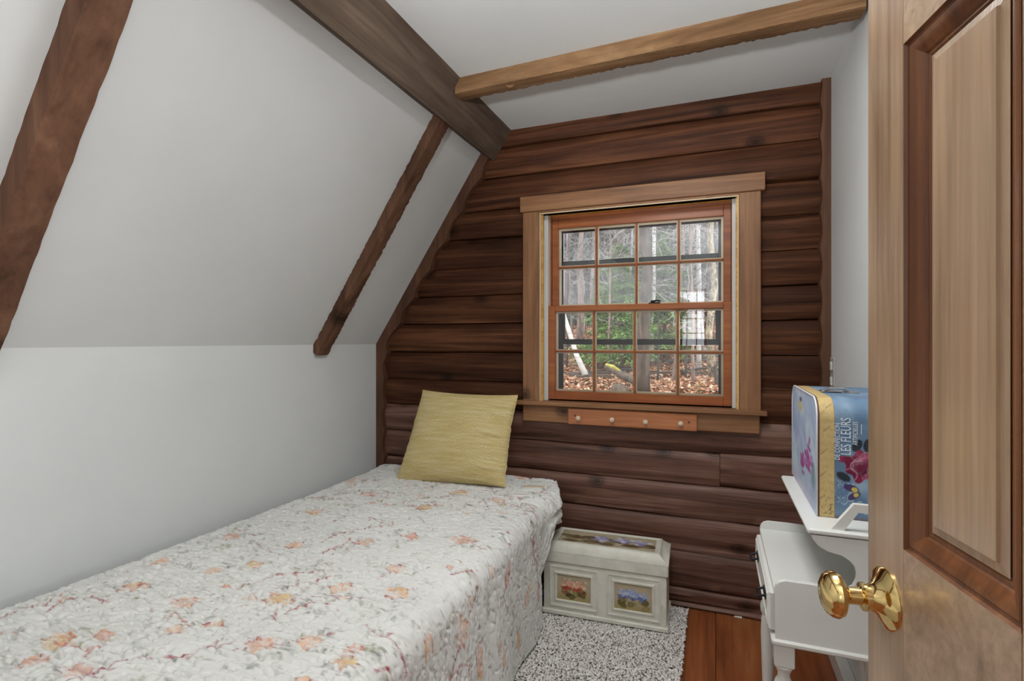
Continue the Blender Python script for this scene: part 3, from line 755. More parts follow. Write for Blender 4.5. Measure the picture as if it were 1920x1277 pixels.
# yellow cushion leaning on the log wall
def cushion(name, c00, c10, c11, c01, thick, m):
    n = 110; u = np.linspace(-1, 1, n); U, V = np.meshgrid(u, u, indexing='ij')
    pin = 1-.05*(1-V**2)*np.abs(U)**3; pin2 = 1-.05*(1-U**2)*np.abs(V)**3
    U2, V2 = U*pin, V*pin2
    c = [np.array(p) for p in (c00, c10, c11, c01)]
    a = ((U2+1)/2)[..., None]; b = ((V2+1)/2)[..., None]
    base = (c[0]*(1-a)+c[1]*a)*(1-b)+(c[3]*(1-a)+c[2]*a)*b
    nn = np.cross(c[1]-c[0], c[3]-c[0]); nn = nn/np.linalg.norm(nn)
    if nn[1] > 0: nn = -nn
    h = thick*((1-np.abs(U)**2.6)*(1-np.abs(V)**2.6))**.55
    edge = (np.abs(U)**6)
    wr = (fbm(V*9+U*2, U*1.5, 71)-.45)*.034*sstep(.1, .9, U)*(1-np.abs(U)**8)+(fbm(U*2, V*2, 75)-.45)*.015*(1-U**2)*(1-V**2)
    rib = .0006*np.sin(V*math.pi*52)
    P1 = base+nn*(h+wr+rib*(h > .004))[..., None]; P2 = base-nn*(h*.75)[..., None]
    wob = .010*(fbm(V*7, U*0+2, 77)-.45)*sstep(.75, 1, np.abs(U)); P1[..., 0] += wob; P2[..., 0] += wob
    root = empty(name, tuple((c[0]+c[1])/2))
    f = loc_to(link('front_cover', grid_mesh('front_cover', P1, None, True), m, None, True, fix=False), root)
    g = loc_to(link('back_cover', grid_mesh('back_cover', P2[::-1].copy(), None, True), m, None, True, fix=False), root)
    return root
def knit():
    m, nt, bs = newmat('yellow_slub_knit')
    tc = node(nt, 'ShaderNodeTexCoord')
    def mp(s): k = node(nt, 'ShaderNodeMapping'); k.inputs['Scale'].default_value = s; nt.links.new(tc.outputs['UV'], k.inputs[0]); return k.outputs[0]
    a = noise(nt, mp((14, 130, 1)), 1, 3, .6); b = noise(nt, mp((150, 64, 1)), 1, 2, .5); s = noise(nt, mp((3, 26, 1)), 1, 3, .6)
    col = ramp(nt, s, [(.3, 'cdb679'), (.5, 'd9c48c'), (.72, 'e2d3a4')])
    col = mixc(nt, .6, col, ramp(nt, b, [(.32, .6), (.55, 1.0)]), 'MULTIPLY')
    col = mixc(nt, .25, col, ramp(nt, a, [(.3, .6), (.6, 1.0)]), 'MULTIPLY')
    nt.links.new(col, bs.inputs['Base Color']); bs.inputs['Roughness'].default_value = .9; bs.inputs['Specular IOR Level'].default_value = .15
    bump(nt, math_(nt, 'ADD', a, b), bs, .6, .004); return m
pc = [onY(740, 912, 2.20), onY(948, 921, 2.20), onY(972, 747, 2.37), onY(793, 737, 2.37)]
dz = Vector((0, 0, .017))
o = cushion('throw_pillow', *[tuple(p+dz) for p in pc], .078, knit())
tag(o, 'pale yellow knitted square pillow leaning on the log wall at the head of the bed', 'pillow')

# ================================================================== RUG
RX0, RX1, RY0, RY1 = -.78, -.112, .9, 2.435
rug = tag(empty('rug', (-.5, 1.7, 0)), 'grey cream shaggy rug lying between the bed and the bare boards', 'rug')
loc_to(MB().bbox(RX0, RX1-.004, RY0, RY1-.004, .0005, .010, .003).build('backing', plain('rug_backing', '8f8880', .95)), rug)
pt = .0074; gx, gy = np.meshgrid(np.arange(-.78, RX1, pt), np.arange(RY0, RY1, pt), indexing='ij')
gx = gx.ravel()+RNG.uniform(-.5, .5, gx.size)*pt; gy = gy.ravel()+RNG.uniform(-.5, .5, gy.size)*pt; N = gx.size
oct_ = np.array([(1, 0, 0), (0, 1, 0), (-1, 0, 0), (0, -1, 0), (0, 0, 1), (0, 0, -1)], float)
tri = np.array([(0, 1, 4), (1, 2, 4), (2, 3, 4), (3, 0, 4), (1, 0, 5), (2, 1, 5), (3, 2, 5), (0, 3, 5)])
sc = np.stack([RNG.uniform(.005, .0105, N), RNG.uniform(.0035, .006, N), RNG.uniform(.004, .007, N)], -1); ang = RNG.uniform(0, 6.28, N)
V = oct_[None]*sc[:, None]; tl = RNG.normal(0, .5, (N, 2))
V[..., 0] += V[..., 2]*tl[:, None, 0]; V[..., 1] += V[..., 2]*tl[:, None, 1]
ca, sa = np.cos(ang)[:, None], np.sin(ang)[:, None]
x = V[..., 0]*ca-V[..., 1]*sa+gx[:, None]; y = V[..., 0]*sa+V[..., 1]*ca+gy[:, None]
zt_ = .012+.008*fbm(gx*30, gy*30, 81)+RNG.uniform(-.003, .003, N); z = V[..., 2]+zt_[:, None]
keep = ~((gx > -.70) & (gx < -.19) & (gy > 2.19))
V = np.stack([x, y, z], -1)[keep]; N = len(V)
F = (tri[None]+np.arange(N)[:, None, None]*6).reshape(-1, 3)
me = bpy.data.meshes.new('pile'); me.vertices.add(N*6); me.vertices.foreach_set('co', V.reshape(-1).astype(np.float32))
me.loops.add(F.size); me.loops.foreach_set('vertex_index', F.reshape(-1).astype(np.int32)); me.polygons.add(len(F)); me.polygons.foreach_set('loop_start', np.arange(0, F.size, 3, dtype=np.int32))
me.update(calc_edges=True)
at = me.color_attributes.new('Col', 'FLOAT_COLOR', 'POINT'); pal = np.array([lin(h) for h in ('e6e1db', 'dcd5cf', 'eeebe7', 'cbc3bd', 'aaa29c', 'e8dfd9')])
cc = pal[RNG.choice(6, N, p=[.27, .22, .22, .13, .07, .09])]; c = np.ones((N, 6, 4), np.float32); c[..., :3] = cc[:, None]; at.data.foreach_set('color', c.reshape(-1))
pile = loc_to(link('pile', me, attr_mat('rug_wool', .95, sheen=.2), None, True, fix=False), rug); pile['kind'] = 'stuff'

# ================================================================== CHEST
cl0 = onZ(1017, 1147, .022); cr0 = onZ(1252, 1188, .022)
cang = math.atan2(cr0.y-cl0.y, cr0.x-cl0.x); CW = math.hypot(cr0.x-cl0.x, cr0.y-cl0.y); CD = .245
ch = tag(empty('storage_chest', (cl0.x, cl0.y, .022), cang), 'cream painted wooden chest with flower panels beside the bed', 'chest')
B1 = .222; B2 = .268; B3 = .315
def cpart(mb, nm, m, sm=False): return mb.build(nm, m, ch, sm)
bd = MB().bbox(.004, CW-.004, .004, CD, .018, B1, .003)
cpart(bd, 'body', M_CHEST)
cpart(MB().bbox(-.003, CW+.003, -.004, CD+.002, 0, .020, .004), 'plinth', M_CHEST)
FM = lambda p: Vector((p.x, .004-p.z, p.y))
def chest_panel(u0, u1, painting):
    f = MB().frame(u0*CW, u1*CW, .034, B1-.014, [(0, 0), (.0, .004), (.006, .005), (.010, .003), (.020, .003), (.026, .0065), (.031, .0065), (.034, .001)], FM)
    smooth_by_angle(cpart(f, 'panel_frame', M_CHEST), 25)
def paint_panel(nm, u0, u1, v0, v1, fn, M, par, nu=110, nv_=90):
    uu, vv = np.meshgrid(np.linspace(0, 1, nu), np.linspace(0, 1, nv_), indexing='ij')
    col = fn(uu, vv)
    P = np.empty(uu.shape+(3,)); 
    o = np.array(M(Vector((u0, v0, 0)))); eu = np.array(M(Vector((u1, v0, 0))))-o; ev = np.array(M(Vector((u0, v1, 0))))-o
    P = o+uu[..., None]*eu+vv[..., None]*ev
    return link(nm, grid_mesh(nm, P, np.clip(col, 0, 1)), M_PAINT, par, fix=False)
def blend(c, a, col): return c*(1-a[..., None])+np.array(lin(col) if isinstance(col, str) else col)*a[..., None]
def hydrangea(base, lights, darks, seed, vase=.52):
    def fn(u, v):
        n = fbm(u*5, v*5, seed); c = np.empty(u.shape+(3,)); c[:] = lin('b3a488'); c *= (.85+.3*n)[..., None]
        c = blend(c, sstep(.45, .1, v)*.8, 'a08f5c')
        r = random.Random(seed)
        for k in range(11):      # leaves
            x, y = r.uniform(.1, .92), r.uniform(.10, .42); w_, h_ = r.uniform(.06, .10), r.uniform(.10, .15); t = r.uniform(-.9, .9)
            a_ = (u-x)*math.cos(t)+(v-y)*math.sin(t); b_ = -(u-x)*math.sin(t)+(v-y)*math.cos(t)
            q = (a_/w_)**2+(b_/h_)**2
            c = blend(c, np.clip((1-q)*4, 0, 1), r.choice(['6a5d38', '7f7448', '4d4026', '92885c'])); c = blend(c, np.clip(1-np.abs(a_)/.008, 0, 1)*(q < .8)*.6, 'a89c6c')
            c = blend(c, np.clip(1-np.abs(q-.9)/.2, 0, 1)*.6, '33271a')
        for k in range(130):      # florets
            x = .5+r.gauss(0, .21); y = .60+r.gauss(0, .10)-.5*(x-.5)**2
            if abs(x-.5) > .40: continue
            R = r.uniform(.03, .055); d = np.hypot((u-x), (v-y)*.85)/R
            colr = lights[k % len(lights)] if y > vase else darks[k % len(darks)]
            c = blend(c, np.clip((1-d)*3, 0, 1)*.92, colr); c = blend(c, np.clip((.3-d)*4, 0, 1)*.5, darks[k % len(darks)])
        return c
    return fn
for (u0, u1, seed, L_, D_) in ((.060, .464, 5, ['e2b49a', 'd98f74', 'e8c9b0', 'd4a184'], ['9a4634', 'b05c44']), (.529, .944, 9, ['a9b4cf', '8e9cc4', 'c3cad9', '99a6cc'], ['54608f', '6a76a6'])):
    chest_panel(u0, u1, None)
    paint_panel('flower_painting', u0*CW+.033, u1*CW-.033, .067, B1-.047, hydrangea(None, L_, D_, seed), lambda p: Vector((p.x, .0025-p.z, p.y)), ch)
ld = MB().bbox(-.002, CW+.002, -.003, CD+.001, B1+.002, B2, .003); cpart(ld, 'lid_rim', M_CHEST)
TM = lambda p: Vector((p.x, p.y, B2+p.z))
lt_ = MB().frame(0, CW, 0, CD, [(-.003, -.001), (-.003, .004), (.005, .0065), (.028, .026), (.032, .033), (.038, .035), (.042, .035), (.045, .0325), (.050, .032), (.052, .0305)], TM)
lt_.add([TM(Vector(p)) for p in ((.0505, .0505, .030), (CW-.0505, .0505, .030), (CW-.0505, CD-.0505, .030), (.0505, CD-.0505, .030))], [(0, 1, 2, 3)])
lt_.box(.01, CW-.01, .01, CD-.01, B2-.002, B2+.004)
smooth_by_angle(cpart(lt_, 'lid', M_CHEST), 25)
def topart(u, v):
    c = np.empty(u.shape+(3,)); c[:] = lin('b3a78c'); c *= (.75+.5*fbm(u*7, v*3, 3))[..., None]; r = random.Random(4)
    for k in range(34):
        x, y = r.uniform(.06, .95), r.uniform(.12, .6); t = r.uniform(-.6, .6); w_, h_ = r.uniform(.05, .10), r.uniform(.06, .13)
        a_ = (u-x)*math.cos(t)+(v-y)*math.sin(t)*.4; b_ = -(u-x)*math.sin(t)+(v-y)
        q = (a_/w_)**2+(b_/h_)**2; c = blend(c, np.clip((1-q)*3, 0, 1)*.9, r.choice(['5a4a33', '6f6045', '8b7f5a', '63503a']))
    for k in range(60):
        x = r.choice([.44, .62, .82])+r.gauss(0, .05); y = .60+r.gauss(0, .10); R = r.uniform(.05, .09); d = np.hypot((u-x)*2.2, v-y)/R
        c = blend(c, np.clip((1-d)*3, 0, 1)*.85, r.choice(['b3b0cc', '9e99ba', 'd0cee0', '837eaa']))
    return c
paint_panel('flower_painting', .0545, CW-.0545, .0515, CD-.0515, topart, lambda p: Vector((p.x, p.y, B2+.0308+p.z)), ch, 150, 60)

# ================================================================== WHITE DESK WITH SHELF
DKX0, DKX1, DY0, DY1, DT = .130, .436, 1.36, 1.80, .62
dk = tag(empty('writing_desk', (DKX0, DY0, 0)), 'small white painted desk with scalloped ends, drawer and raised shelf', 'desk')
kp = lambda mb, nm, m, sm=False: loc_to(mb.build(nm, m, None, sm), dk)
ZB = .505
def end_outline():
    P = [(DKX0+.002, ZB), (DKX0+.002, .628)]
    for px, py in ((1453, 1104), (1456, 1097), (1462, 1092), (1473, 1090), (1515, 1096), (1559, 1103), (1588, 1106), (1600, 1100), (1606, 1088), (1607, 1077), (1603.5, 1064), (1593.6, 1052), (1578.7, 1042), (1565, 1038), (1551.4, 1034), (1534, 1023), (1523, 1009.6), (1518, 997)):
        p = onY(px, py, DY0); P.append((p.x, p.z))
    P += [(P[-1][0], .758), (DKX1, .758), (DKX1, ZB)]
    return P[:1]+P[2:]
EO = end_outline()
for y0, y1 in ((DY0, DY0+.013), (DY1-.013, DY1)):
    kp(MB().prism(EO, 'y', y0, y1), 'end_panel', M_WHITE)
kp(MB().bbox(DKX0, DKX1, DY0+.013, DY1-.013, DT-.014, DT, .002), 'desk_top', M_WHITE)
kp(MB().bbox(DKX0-.006, DKX1, DY0-.006, DY1+.006, ZB-.014, ZB, .004), 'base_moulding', M_WORN)
kp(MB().bbox(DKX1-.012, DKX1, DY0+.013, DY1-.013, ZB, .758, .001), 'back_panel', M_WHITE)
dw = kp(MB().bbox(DKX0-.010, DKX0+.012, DY0+.022, DY1-.022, ZB+.006, DT-.016, .004), 'drawer', M_WORN)
DMz = lambda p: Vector((DKX0-.010-p.z, p.x, p.y))
MB().frame(DY0+.03, DY1-.03, ZB+.014, DT-.024, [(0, 0), (.002, .003), (.008, .003), (.010, 0)], DMz).build('drawer_bead', M_WORN, dw)
for y in (1.475, 1.71):
    h = MB().bbox(DKX0-.013, DKX0-.010, y-.028, y+.028, .553, .567, .001)
    h.tube([(DKX0-.012, y-.022, .562), (DKX0-.028, y-.02, .556), (DKX0-.030, y, .552), (DKX0-.028, y+.02, .556), (DKX0-.012, y+.022, .562)], .0032, 6)
    h.build('handle', M_IRON, dw)
LEG = [(.020, .44), (.021, .435), (.017, .428), (.013, .418), (.0135, .408), (.019, .398), (.0215, .386), (.0205, .372), (.016, .362), (.0185, .350), (.020, .30), (.017, .20), (.012, .06), (.014, .03), (.010, 0)]
for x in (DKX0+.022, DKX1-.026):
    for y in (DY0+.022, DY1-.022):
        l = MB().bbox(x-.021, x+.021, y-.021, y+.021, .44, ZB-.014, .002); l.lathe(LEG[::-1], (x, y, 0), (0, 0, 1), 20)
        smooth_by_angle(kp(l, 'leg', M_WORN), 35)
SHX0 = onY(1513, 990, DY0).x; SHZ = onY(1513, 988, DY0).z
kp(MB().bbox(SHX0, DKX1, DY0-.008, DY1+.055, SHZ-.013, SHZ, .004), 'shelf', M_WHITE)
g0, g1 = onY(1556, 984, DY0+.01), onY(1600, 944, DY0+.01)
kp(MB().prism([(g0.x, SHZ-.001), (g1.x, g1.z), (DKX1, g1.z), (DKX1, g1.z-.018), (g1.x+.008, g1.z-.018), (g0.x+.026, SHZ-.001)], 'y', DY0+.002, DY0+.016), 'shelf_gallery', M_WORN)

# ================================================================== SUITCASE
sn = onZ(1532, 968, SHZ); SCX0 = sn.x; SCX1 = .428; SCY0 = sn.y; SCY1 = onX(1486, 800, SCX0).y
SCZ1 = SHZ+(968-747)*((-SCX0*sT+SCY0*cT)/FPX)
sc_ = tag(empty('suitcase', (SCX0, SCY0, SHZ)), 'blue paper-covered suitcase with flowers and lettering on the desk shelf', 'suitcase')
kp2 = lambda o: loc_to(o, sc_)
SR = .050; cwid, chei = SCY1-SCY0, SCZ1-SHZ-.001
def rrect(n=10, r=SR, ins=0):
    pts = []
    for cx_, cz_, a0 in ((SCY0+r, SCZ1-r, math.pi), (SCY1-r, SCZ1-r, math.pi/2), ):
        for k in range(n+1):
            a_ = a0-k/n*math.pi/2; pts.append((cx_+(r-ins)*math.cos(a_), cz_+(r-ins)*math.sin(a_)))
    rb = .008
    return [(SCY0+ins, SHZ+.001+ins)]+pts+[(SCY1-ins, SHZ+.001+ins)]
OUT = rrect()
M_SCASE = attr_mat('printed_suitcase_paper', .45)
M_SRIM = plain('suitcase_rim_brown', '5d2f22', .5); M_SWHITE = plain('suitcase_edge_white', 'd9dde4', .4)
kp2(MB().prism(rrect(ins=.0015), 'x', SCX0+.001, SCX1).build('shell', plain('suitcase_blue', '6a86a3', .5)))
# side band: strip that wraps near side, top and far side (arc length s, depth x)
pts = [np.array(p) for p in OUT]; seg = [0]
for p, q in zip(pts[:-1], pts[1:]): seg.append(seg[-1]+np.linalg.norm(q-p))
seg = np.array(seg); Ls = seg[-1]
def wrap_strip(nm, x0, x1, fn, off=0, ns=420, nx=90):
    s = np.linspace(0, Ls, ns); yy = np.interp(s, seg, [p[0] for p in pts]); zz = np.interp(s, seg, [p[1] for p in pts])
    t = np.stack([np.gradient(yy), np.gradient(zz)], -1); t /= np.linalg.norm(t, axis=1)[:, None]
    yy = yy-t[:, 1]*off; zz = zz+t[:, 0]*off
    x = np.linspace(x0, x1, nx); Xm, Sm = np.meshgrid(x, s, indexing='ij')
    P = np.stack([Xm, np.broadcast_to(yy, Xm.shape), np.broadcast_to(zz, Xm.shape)], -1)
    o = link(nm, grid_mesh(nm, P, np.clip(fn((Xm-x0), Sm), 0, 1)), M_SCASE, None, True, fix=False); return kp2(o)
BW = onY(1565, 900, SCY0).x-SCX0
def beige(x, s):
    n = fbm(x*30, s*30, 5); c = np.empty(x.shape+(3,)); c[:] = lin('c6ad78'); c *= (.86+.26*n)[..., None]
    row = s/.0185; fr_ = row-np.floor(row); idx = np.floor(row)
    wave = .5+.16*np.sin(x*2100+idx*5)+.12*np.sin(x*900+idx*3)+.10*np.sin(x*430+idx)
    ink = np.clip(1-np.abs(fr_-wave)/.07, 0, 1)*(vnoise(x*260, idx*7.7, 9) > .35)*(x > .004)*(x < .92*BW)
    c = blend(c, ink*.75, '5a4426')
    sl = np.clip(1-np.abs((fr_-.5)-(x-.5*BW-.25*BW*np.sin(idx*2.3))*55)/.10, 0, 1)*(np.abs(fr_-.5) < .42)*(np.sin(idx*4.1) > 0)
    c = blend(c, sl*.7, '4d3a20')
    sp = np.clip((fbm(x*220, s*220, 15, 2)-.52)*14, 0, 1)*sstep(.08, .0, s)
    c = blend(c, sp*.8, '3a2c1c')
    e = np.clip(1-x/.0025, 0, 1)+np.clip(1-(BW-x)/.0025, 0, 1); return blend(c, np.clip(e, 0, 1)*.8, '6b3d22')
wrap_strip('paper_band', SCX0+.0005, SCX0+BW, beige, .0006)
def blue(x, s):
    n = fbm(x*18, s*12, 25); c = np.empty(x.shape+(3,)); c[:] = lin('66809a'); c = blend(c, sstep(.3, .75, n), '93a8bb'); c = blend(c, sstep(.55, .3, fbm(x*40, s*25, 27))*.4, '4c6786')
    h = .02
    # white line flower low on the side
    for cx_, cs, R, np_ in ((.015, .064, .030, 9), (.015, .064, .018, 7), (.052, .016, .028, 8)):
        d = np.hypot(x-cx_, s-cs); ph = np.arctan2(s-cs, x-cx_); rim = R*(.72+.28*np.abs(np.cos(ph*np_/2)))
        c = blend(c, np.clip(1-np.abs(d-rim)/.0011, 0, 1)*.8, 'd8e2ea'); c = blend(c, np.clip(1-np.abs(np.sin(ph*np_/2))/.06, 0, 1)*(d < rim)*(d > R*.3)*.5, 'd8e2ea')
    # peony
    px_, ps = .056, .128
    d = np.hypot(x-px_, s-ps); ph = np.arctan2(s-ps, x-px_); rim = .042*(.86+.10*np.cos(ph*7)+.07*np.cos(ph*4+1))
    for lx, ls, la in ((.046, .176, 1.1), (.068, .178, 1.4), (.018, .100, 2.6)):
        a_ = (x-lx)*math.cos(la)+(s-ls)*math.sin(la); b_ = -(x-lx)*math.sin(la)+(s-ls)*math.cos(la)
        c = blend(c, np.clip((1-(a_/.017)**2-(b_/.010)**2)*4, 0, 1), '2c333a')
    d2 = np.hypot(x-.016, s-.142); c = blend(c, np.clip((.009-d2)*600, 0, 1), '8d2f4f')
    c = blend(c, np.clip((rim-d)*900, 0, 1), '7d2443')
    r = random.Random(6)
    for k in range(34):
        t = r.uniform(0, 6.28); q = r.uniform(0, .036); cx_, cs = px_+q*math.cos(t), ps+q*math.sin(t); R = r.uniform(.008, .015)
        w_ = np.hypot(x-cx_, s-cs)/R; mk = np.clip((rim-d)*900, 0, 1)
        c = blend(c, np.clip((1-w_)*2, 0, 1)*mk*.7, r.choice(['6b1b38', '9b3a5b', 'b65d7c', '581530', 'c98aa0'])); c = blend(c, np.clip(1-np.abs(w_-1)/.12, 0, 1)*mk*.6, r.choice(['4a1028', 'd3a0b2']))
    # butterfly
    for lx, ls, la, w_, h_, cl_ in ((.034, .074, -.3, .018, .009, '4b3a63'), (.040, .056, .6, .016, .008, '4b3a63'), (.041, .071, -.3, .007, .006, 'c9b45e'), (.044, .059, .5, .006, .005, 'c9b45e')):
        a_ = (x-lx)*math.cos(la)+(s-ls)*math.sin(la); b_ = -(x-lx)*math.sin(la)+(s-ls)*math.cos(la)
        c = blend(c, np.clip((1-(a_/w_)**2-(b_/h_)**2)*4, 0, 1), cl_)
    c = blend(c, sstep(.012, .0, s)*.6, '6b4a3c')
    return c
wrap_strip('printed_side', SCX0+BW, SCX1, blue, .0003, 420, 130)
# lid face towards the bed, lilac and leaves on pale blue
FMx = lambda y, z: Vector((SCX0-.0005, y, z))
def lidface(u, v):
    n = fbm(u*6, v*6, 35); c = np.empty(u.shape+(3,)); c[:] = lin('a9bfd6'); c = blend(c, sstep(.3, .65, n), 'c6d3e2'); c = blend(c, sstep(.5, .75, fbm(u*11+3, v*5, 37))*.6, '8fa6c6')
    r = random.Random(2)
    for k in range(16):
        x, y, t = r.uniform(0, 1), r.uniform(.35, 1), r.uniform(.4, 1.3); a_ = (u-x)*math.cos(t)+(v-y)*math.sin(t); b_ = -(u-x)*math.sin(t)+(v-y)*math.cos(t)
        c = blend(c, np.clip((1-(a_/.22)**2-(b_/.05)**2)*2, 0, 1)*.5, r.choice(['8fa8c9', 'b9c4e0', '7e9bb8', 'a5a9d6']))
    a_ = np.hypot((u-.62)/.10, (v-.83)/.06); c = blend(c, np.clip((1-a_)*3, 0, 1), 'c9c48a'); c = blend(c, np.clip((1-np.hypot((u-.60)/.06, (v-.90)/.03))*3, 0, 1), '4a5a78')
    for k in range(60):
        x = .30+r.gauss(0, .06) if k % 3 else .52+r.gauss(0, .05); y = .40+r.gauss(0, .08) if k % 3 else .30+r.gauss(0, .05)
        c = blend(c, np.clip(1.5-np.hypot((u-x)/.05, (v-y)/.03)*1.5, 0, 1)*.9, r.choice(['a94f97', '8d3a80', 'c06cb0', '93468c', 'b45aa0']))
    c = blend(c, np.clip((1-np.hypot((u-.12)/.09, (v-.30)/.16))*2, 0, 1)*.8, '6f8a92'); c = blend(c, sstep(.22, .02, v)*(u > .1)*.5, 'b9a4b8')
    return c
uu, vv = np.meshgrid(np.linspace(0, 1, 90), np.linspace(0, 1, 110), indexing='ij')
yv = SCY0+uu*cwid; zv = SHZ+.001+vv*chei
def inset(yv, zv):       # pull the grid inside the rounded outline
    d = SCZ1-zv; t = np.clip((SR-d)/SR, 0, 1); e = SR*(1-np.sqrt(np.clip(1-t*t, 0, 1)))
    return SCY0+e+uu*(cwid-2*e)
P = np.stack([np.full(uu.shape, SCX0-.0006), inset(yv, zv), zv], -1)
kp2(link('lid_face', grid_mesh('lid_face', P, np.clip(lidface(uu, vv), 0, 1)), M_SCASE, None, fix=False))
path = [(SCX0, p[0], p[1]) for p in OUT]; kp2(MB().tube(path, .0024, 6).build('rim_edge', M_SWHITE, None, True))
path = [(SCX0+.003, p[0]-(.0006), p[1]+.0004) for p in OUT]; kp2(MB().tube(path, .0020, 6).build('rim_binding', M_SRIM, None, True))
# lettering on the near side, reading upwards
def LT_(x, z): return lambda p: Vector((SCX0+x-p.y, SCY0-.0008-p.z, SHZ+z+p.x))
M_INK = plain('white_print', 'd5dde6', .5)
for body, size, x, z, sx in (('DE CONFECTION', .0155, BW+.0105, .140, .72), ('LES FLEURS', .030, BW+.033, .153, .60), ('ARTIFICIELLES', .0145, BW+.047, .178, .62)):
    kp2(text_mesh('lettering', body, size, LT_(x, z), M_INK, None, sx))
kp2(MB().box(SCX0+BW+.054, SCX0+BW+.0552, SCY0-.0008, SCY0-.0002, SHZ+.205, SHZ+.228).build('print_rule', M_INK))
# clasp on top
tz = SCZ1+.001; ty = SCY0+cwid*.42
hc = MB().bbox(SCX0+.035, SCX0+.085, ty-.016, ty+.016, tz, tz+.004, .0015)
hc.tube([(SCX0+.04, ty-.01, tz+.004), (SCX0+.055, ty-.02, tz+.012), (SCX0+.085, ty-.02, tz+.012), (SCX0+.10, ty-.008, tz+.004)], .0035, 8)
hc.bbox(SCX0+.09, SCX0+.125, ty-.012, ty+.012, tz-.001, tz+.003, .001)
smooth_by_angle(kp2(hc.build('clasp', M_TIN)), 35)

# added unseen fitting that carries the ceiling fill
o = empty('added_ceiling_fitting', (LMP[0], LMP[1], ZC)); tag(o, 'added flat square white fitting for the fill light, unseen above the rug', 'ceiling light')
MB().bbox(-.28, .28, -.28, .28, LMP[2]-ZC+.002, 0, .006).build('housing', M_VINYL, o)
# added stand and head for the bounce spot, unseen behind the camera
o = empty('added_spot_stand', (SPT.x, SPT.y-.10, 0)); tag(o, 'added slim black stand with an upturned bounce spot, unseen on the landing', 'floor lamp')
MB().lathe([(.12, 0), (.12, .012), (.02, .02)], (0, 0, 0), (0, 0, 1), 24).build('base', M_BLACK, o)
MB().tube([(0, 0, .015), (0, 0, SPT.z-.06)], .011, 10).build('pole', M_BLACK, o)
hd = MB().lathe([(.03, -.16), (.05, -.12), (.085, .0), (.088, .02), (.080, .02), (.045, -.11)], SPT-SPD*.05-Vector(o.location), SPD, 24)
hd.build('lamp_head', M_BLACK, o)
# scrap of paper by the log wall
ps = onZ(1384, 1156, .002)
o = MB().add([(ps.x-.016, ps.y-.008, .001), (ps.x+.014, ps.y-.010, .001), (ps.x+.017, ps.y+.006, .006), (ps.x+.002, ps.y+.012, .009), (ps.x-.014, ps.y+.008, .003),
              (ps.x-.016, ps.y-.008, .0025), (ps.x+.014, ps.y-.010, .0025), (ps.x+.017, ps.y+.006, .0075), (ps.x+.002, ps.y+.012, .0105), (ps.x-.014, ps.y+.008, .0045)],
             [(4, 3, 2, 1, 0), (5, 6, 7, 8, 9)]+[(i, (i+1) % 5, 5+(i+1) % 5, 5+i) for i in range(5)]).build('paper_scrap', plain('paper_white', 'e4e4e0', .8))
tag(o, 'tiny crumpled white paper scrap on the floorboards by the log wall', 'paper')

# ================================================================== LANDING BEHIND THE CAMERA
HY = -2.4
struct(MB().box(XL-.1, 1.3, HY-.1, YF-.12, -.12, 0).build('floor_landing', M_FLOOR))
struct(MB().box(1.2, 1.3, HY-.1, YF-.1, -.05, 2.35).build('wall_landing_right', M_PLASTER))
hx0, hx1, hz0, hz1 = -.48, -.10, 1.10, 1.90
hw = MB(); hw.box(-1.86, hx0, HY-.1, HY, -.05, 2.35); hw.box(hx1, 1.3, HY-.1, HY, -.05, 2.35); hw.box(hx0, hx1, HY-.1, HY, -.05, hz0); hw.box(hx0, hx1, HY-.1, HY, hz1, 2.35)
struct(hw.build('wall_landing_rear', M_PLASTER))
W2 = struct(empty('window_2', ((hx0+hx1)/2, HY, hz0)))
fw = MB().frame(hx0, hx1, hz0, hz1, [(0, -.02), (0, .02), (.03, .02), (.03, -.02)], lambda p: Vector((p.x, HY-.03+p.z, p.y)))
loc_to(fw.build('window_frame', M_SASH), W2)
for k in (1, 2): loc_to(MB().box(hx0+(hx1-hx0)*k/3-.007, hx0+(hx1-hx0)*k/3+.007, HY-.05, HY-.03, hz0, hz1).build('muntin', M_SASH), W2)
for k in (1, 2, 3): loc_to(MB().box(hx0, hx1, HY-.05, HY-.03, hz0+(hz1-hz0)*k/4-.007, hz0+(hz1-hz0)*k/4+.007).build('muntin', M_SASH), W2)

# ================================================================== WOODS OUTSIDE
def gz(x, y): return -.75+.125*(y-4)+(float(fbm(x*.35+9, y*.35, 91))-.45)*.9
gx_, gy_ = np.meshgrid(np.linspace(-40, 24, 130), np.linspace(3.2, 62, 120), indexing='ij')
gzv = -.75+.125*(gy_-4)+(fbm(gx_*.35+9, gy_*.35, 91)-.45)*.9
def ground_mat():
    m, nt, bs = newmat('leaf_litter_ground'); mp = coords(nt, None, False)
    v = node(nt, 'ShaderNodeTexVoronoi'); v.inputs['Scale'].default_value = 9; nt.links.new(mp((1, 1, 1)), v.inputs['Vector'])
    sp = node(nt, 'ShaderNodeSeparateColor'); nt.links.new(v.outputs['Color'], sp.inputs[0])
    c = ramp(nt, sp.outputs[0], [(0, '3a2a20'), (.35, '6b4a36'), (.6, '86624c'), (.85, '9c7c66'), (1, '5e5038')])
    n = noise(nt, mp((.8, .8, .8)), 1, 4); c = mixc(nt, .6, c, ramp(nt, n, [(.35, .35), (.6, 1.0)]), 'MULTIPLY')
    nt.links.new(c, bs.inputs['Base Color']); bs.inputs['Roughness'].default_value = .9; return m
struct(link('ground', grid_mesh('ground', np.stack([gx_, gy_, gzv], -1)), ground_mat(), None, True))
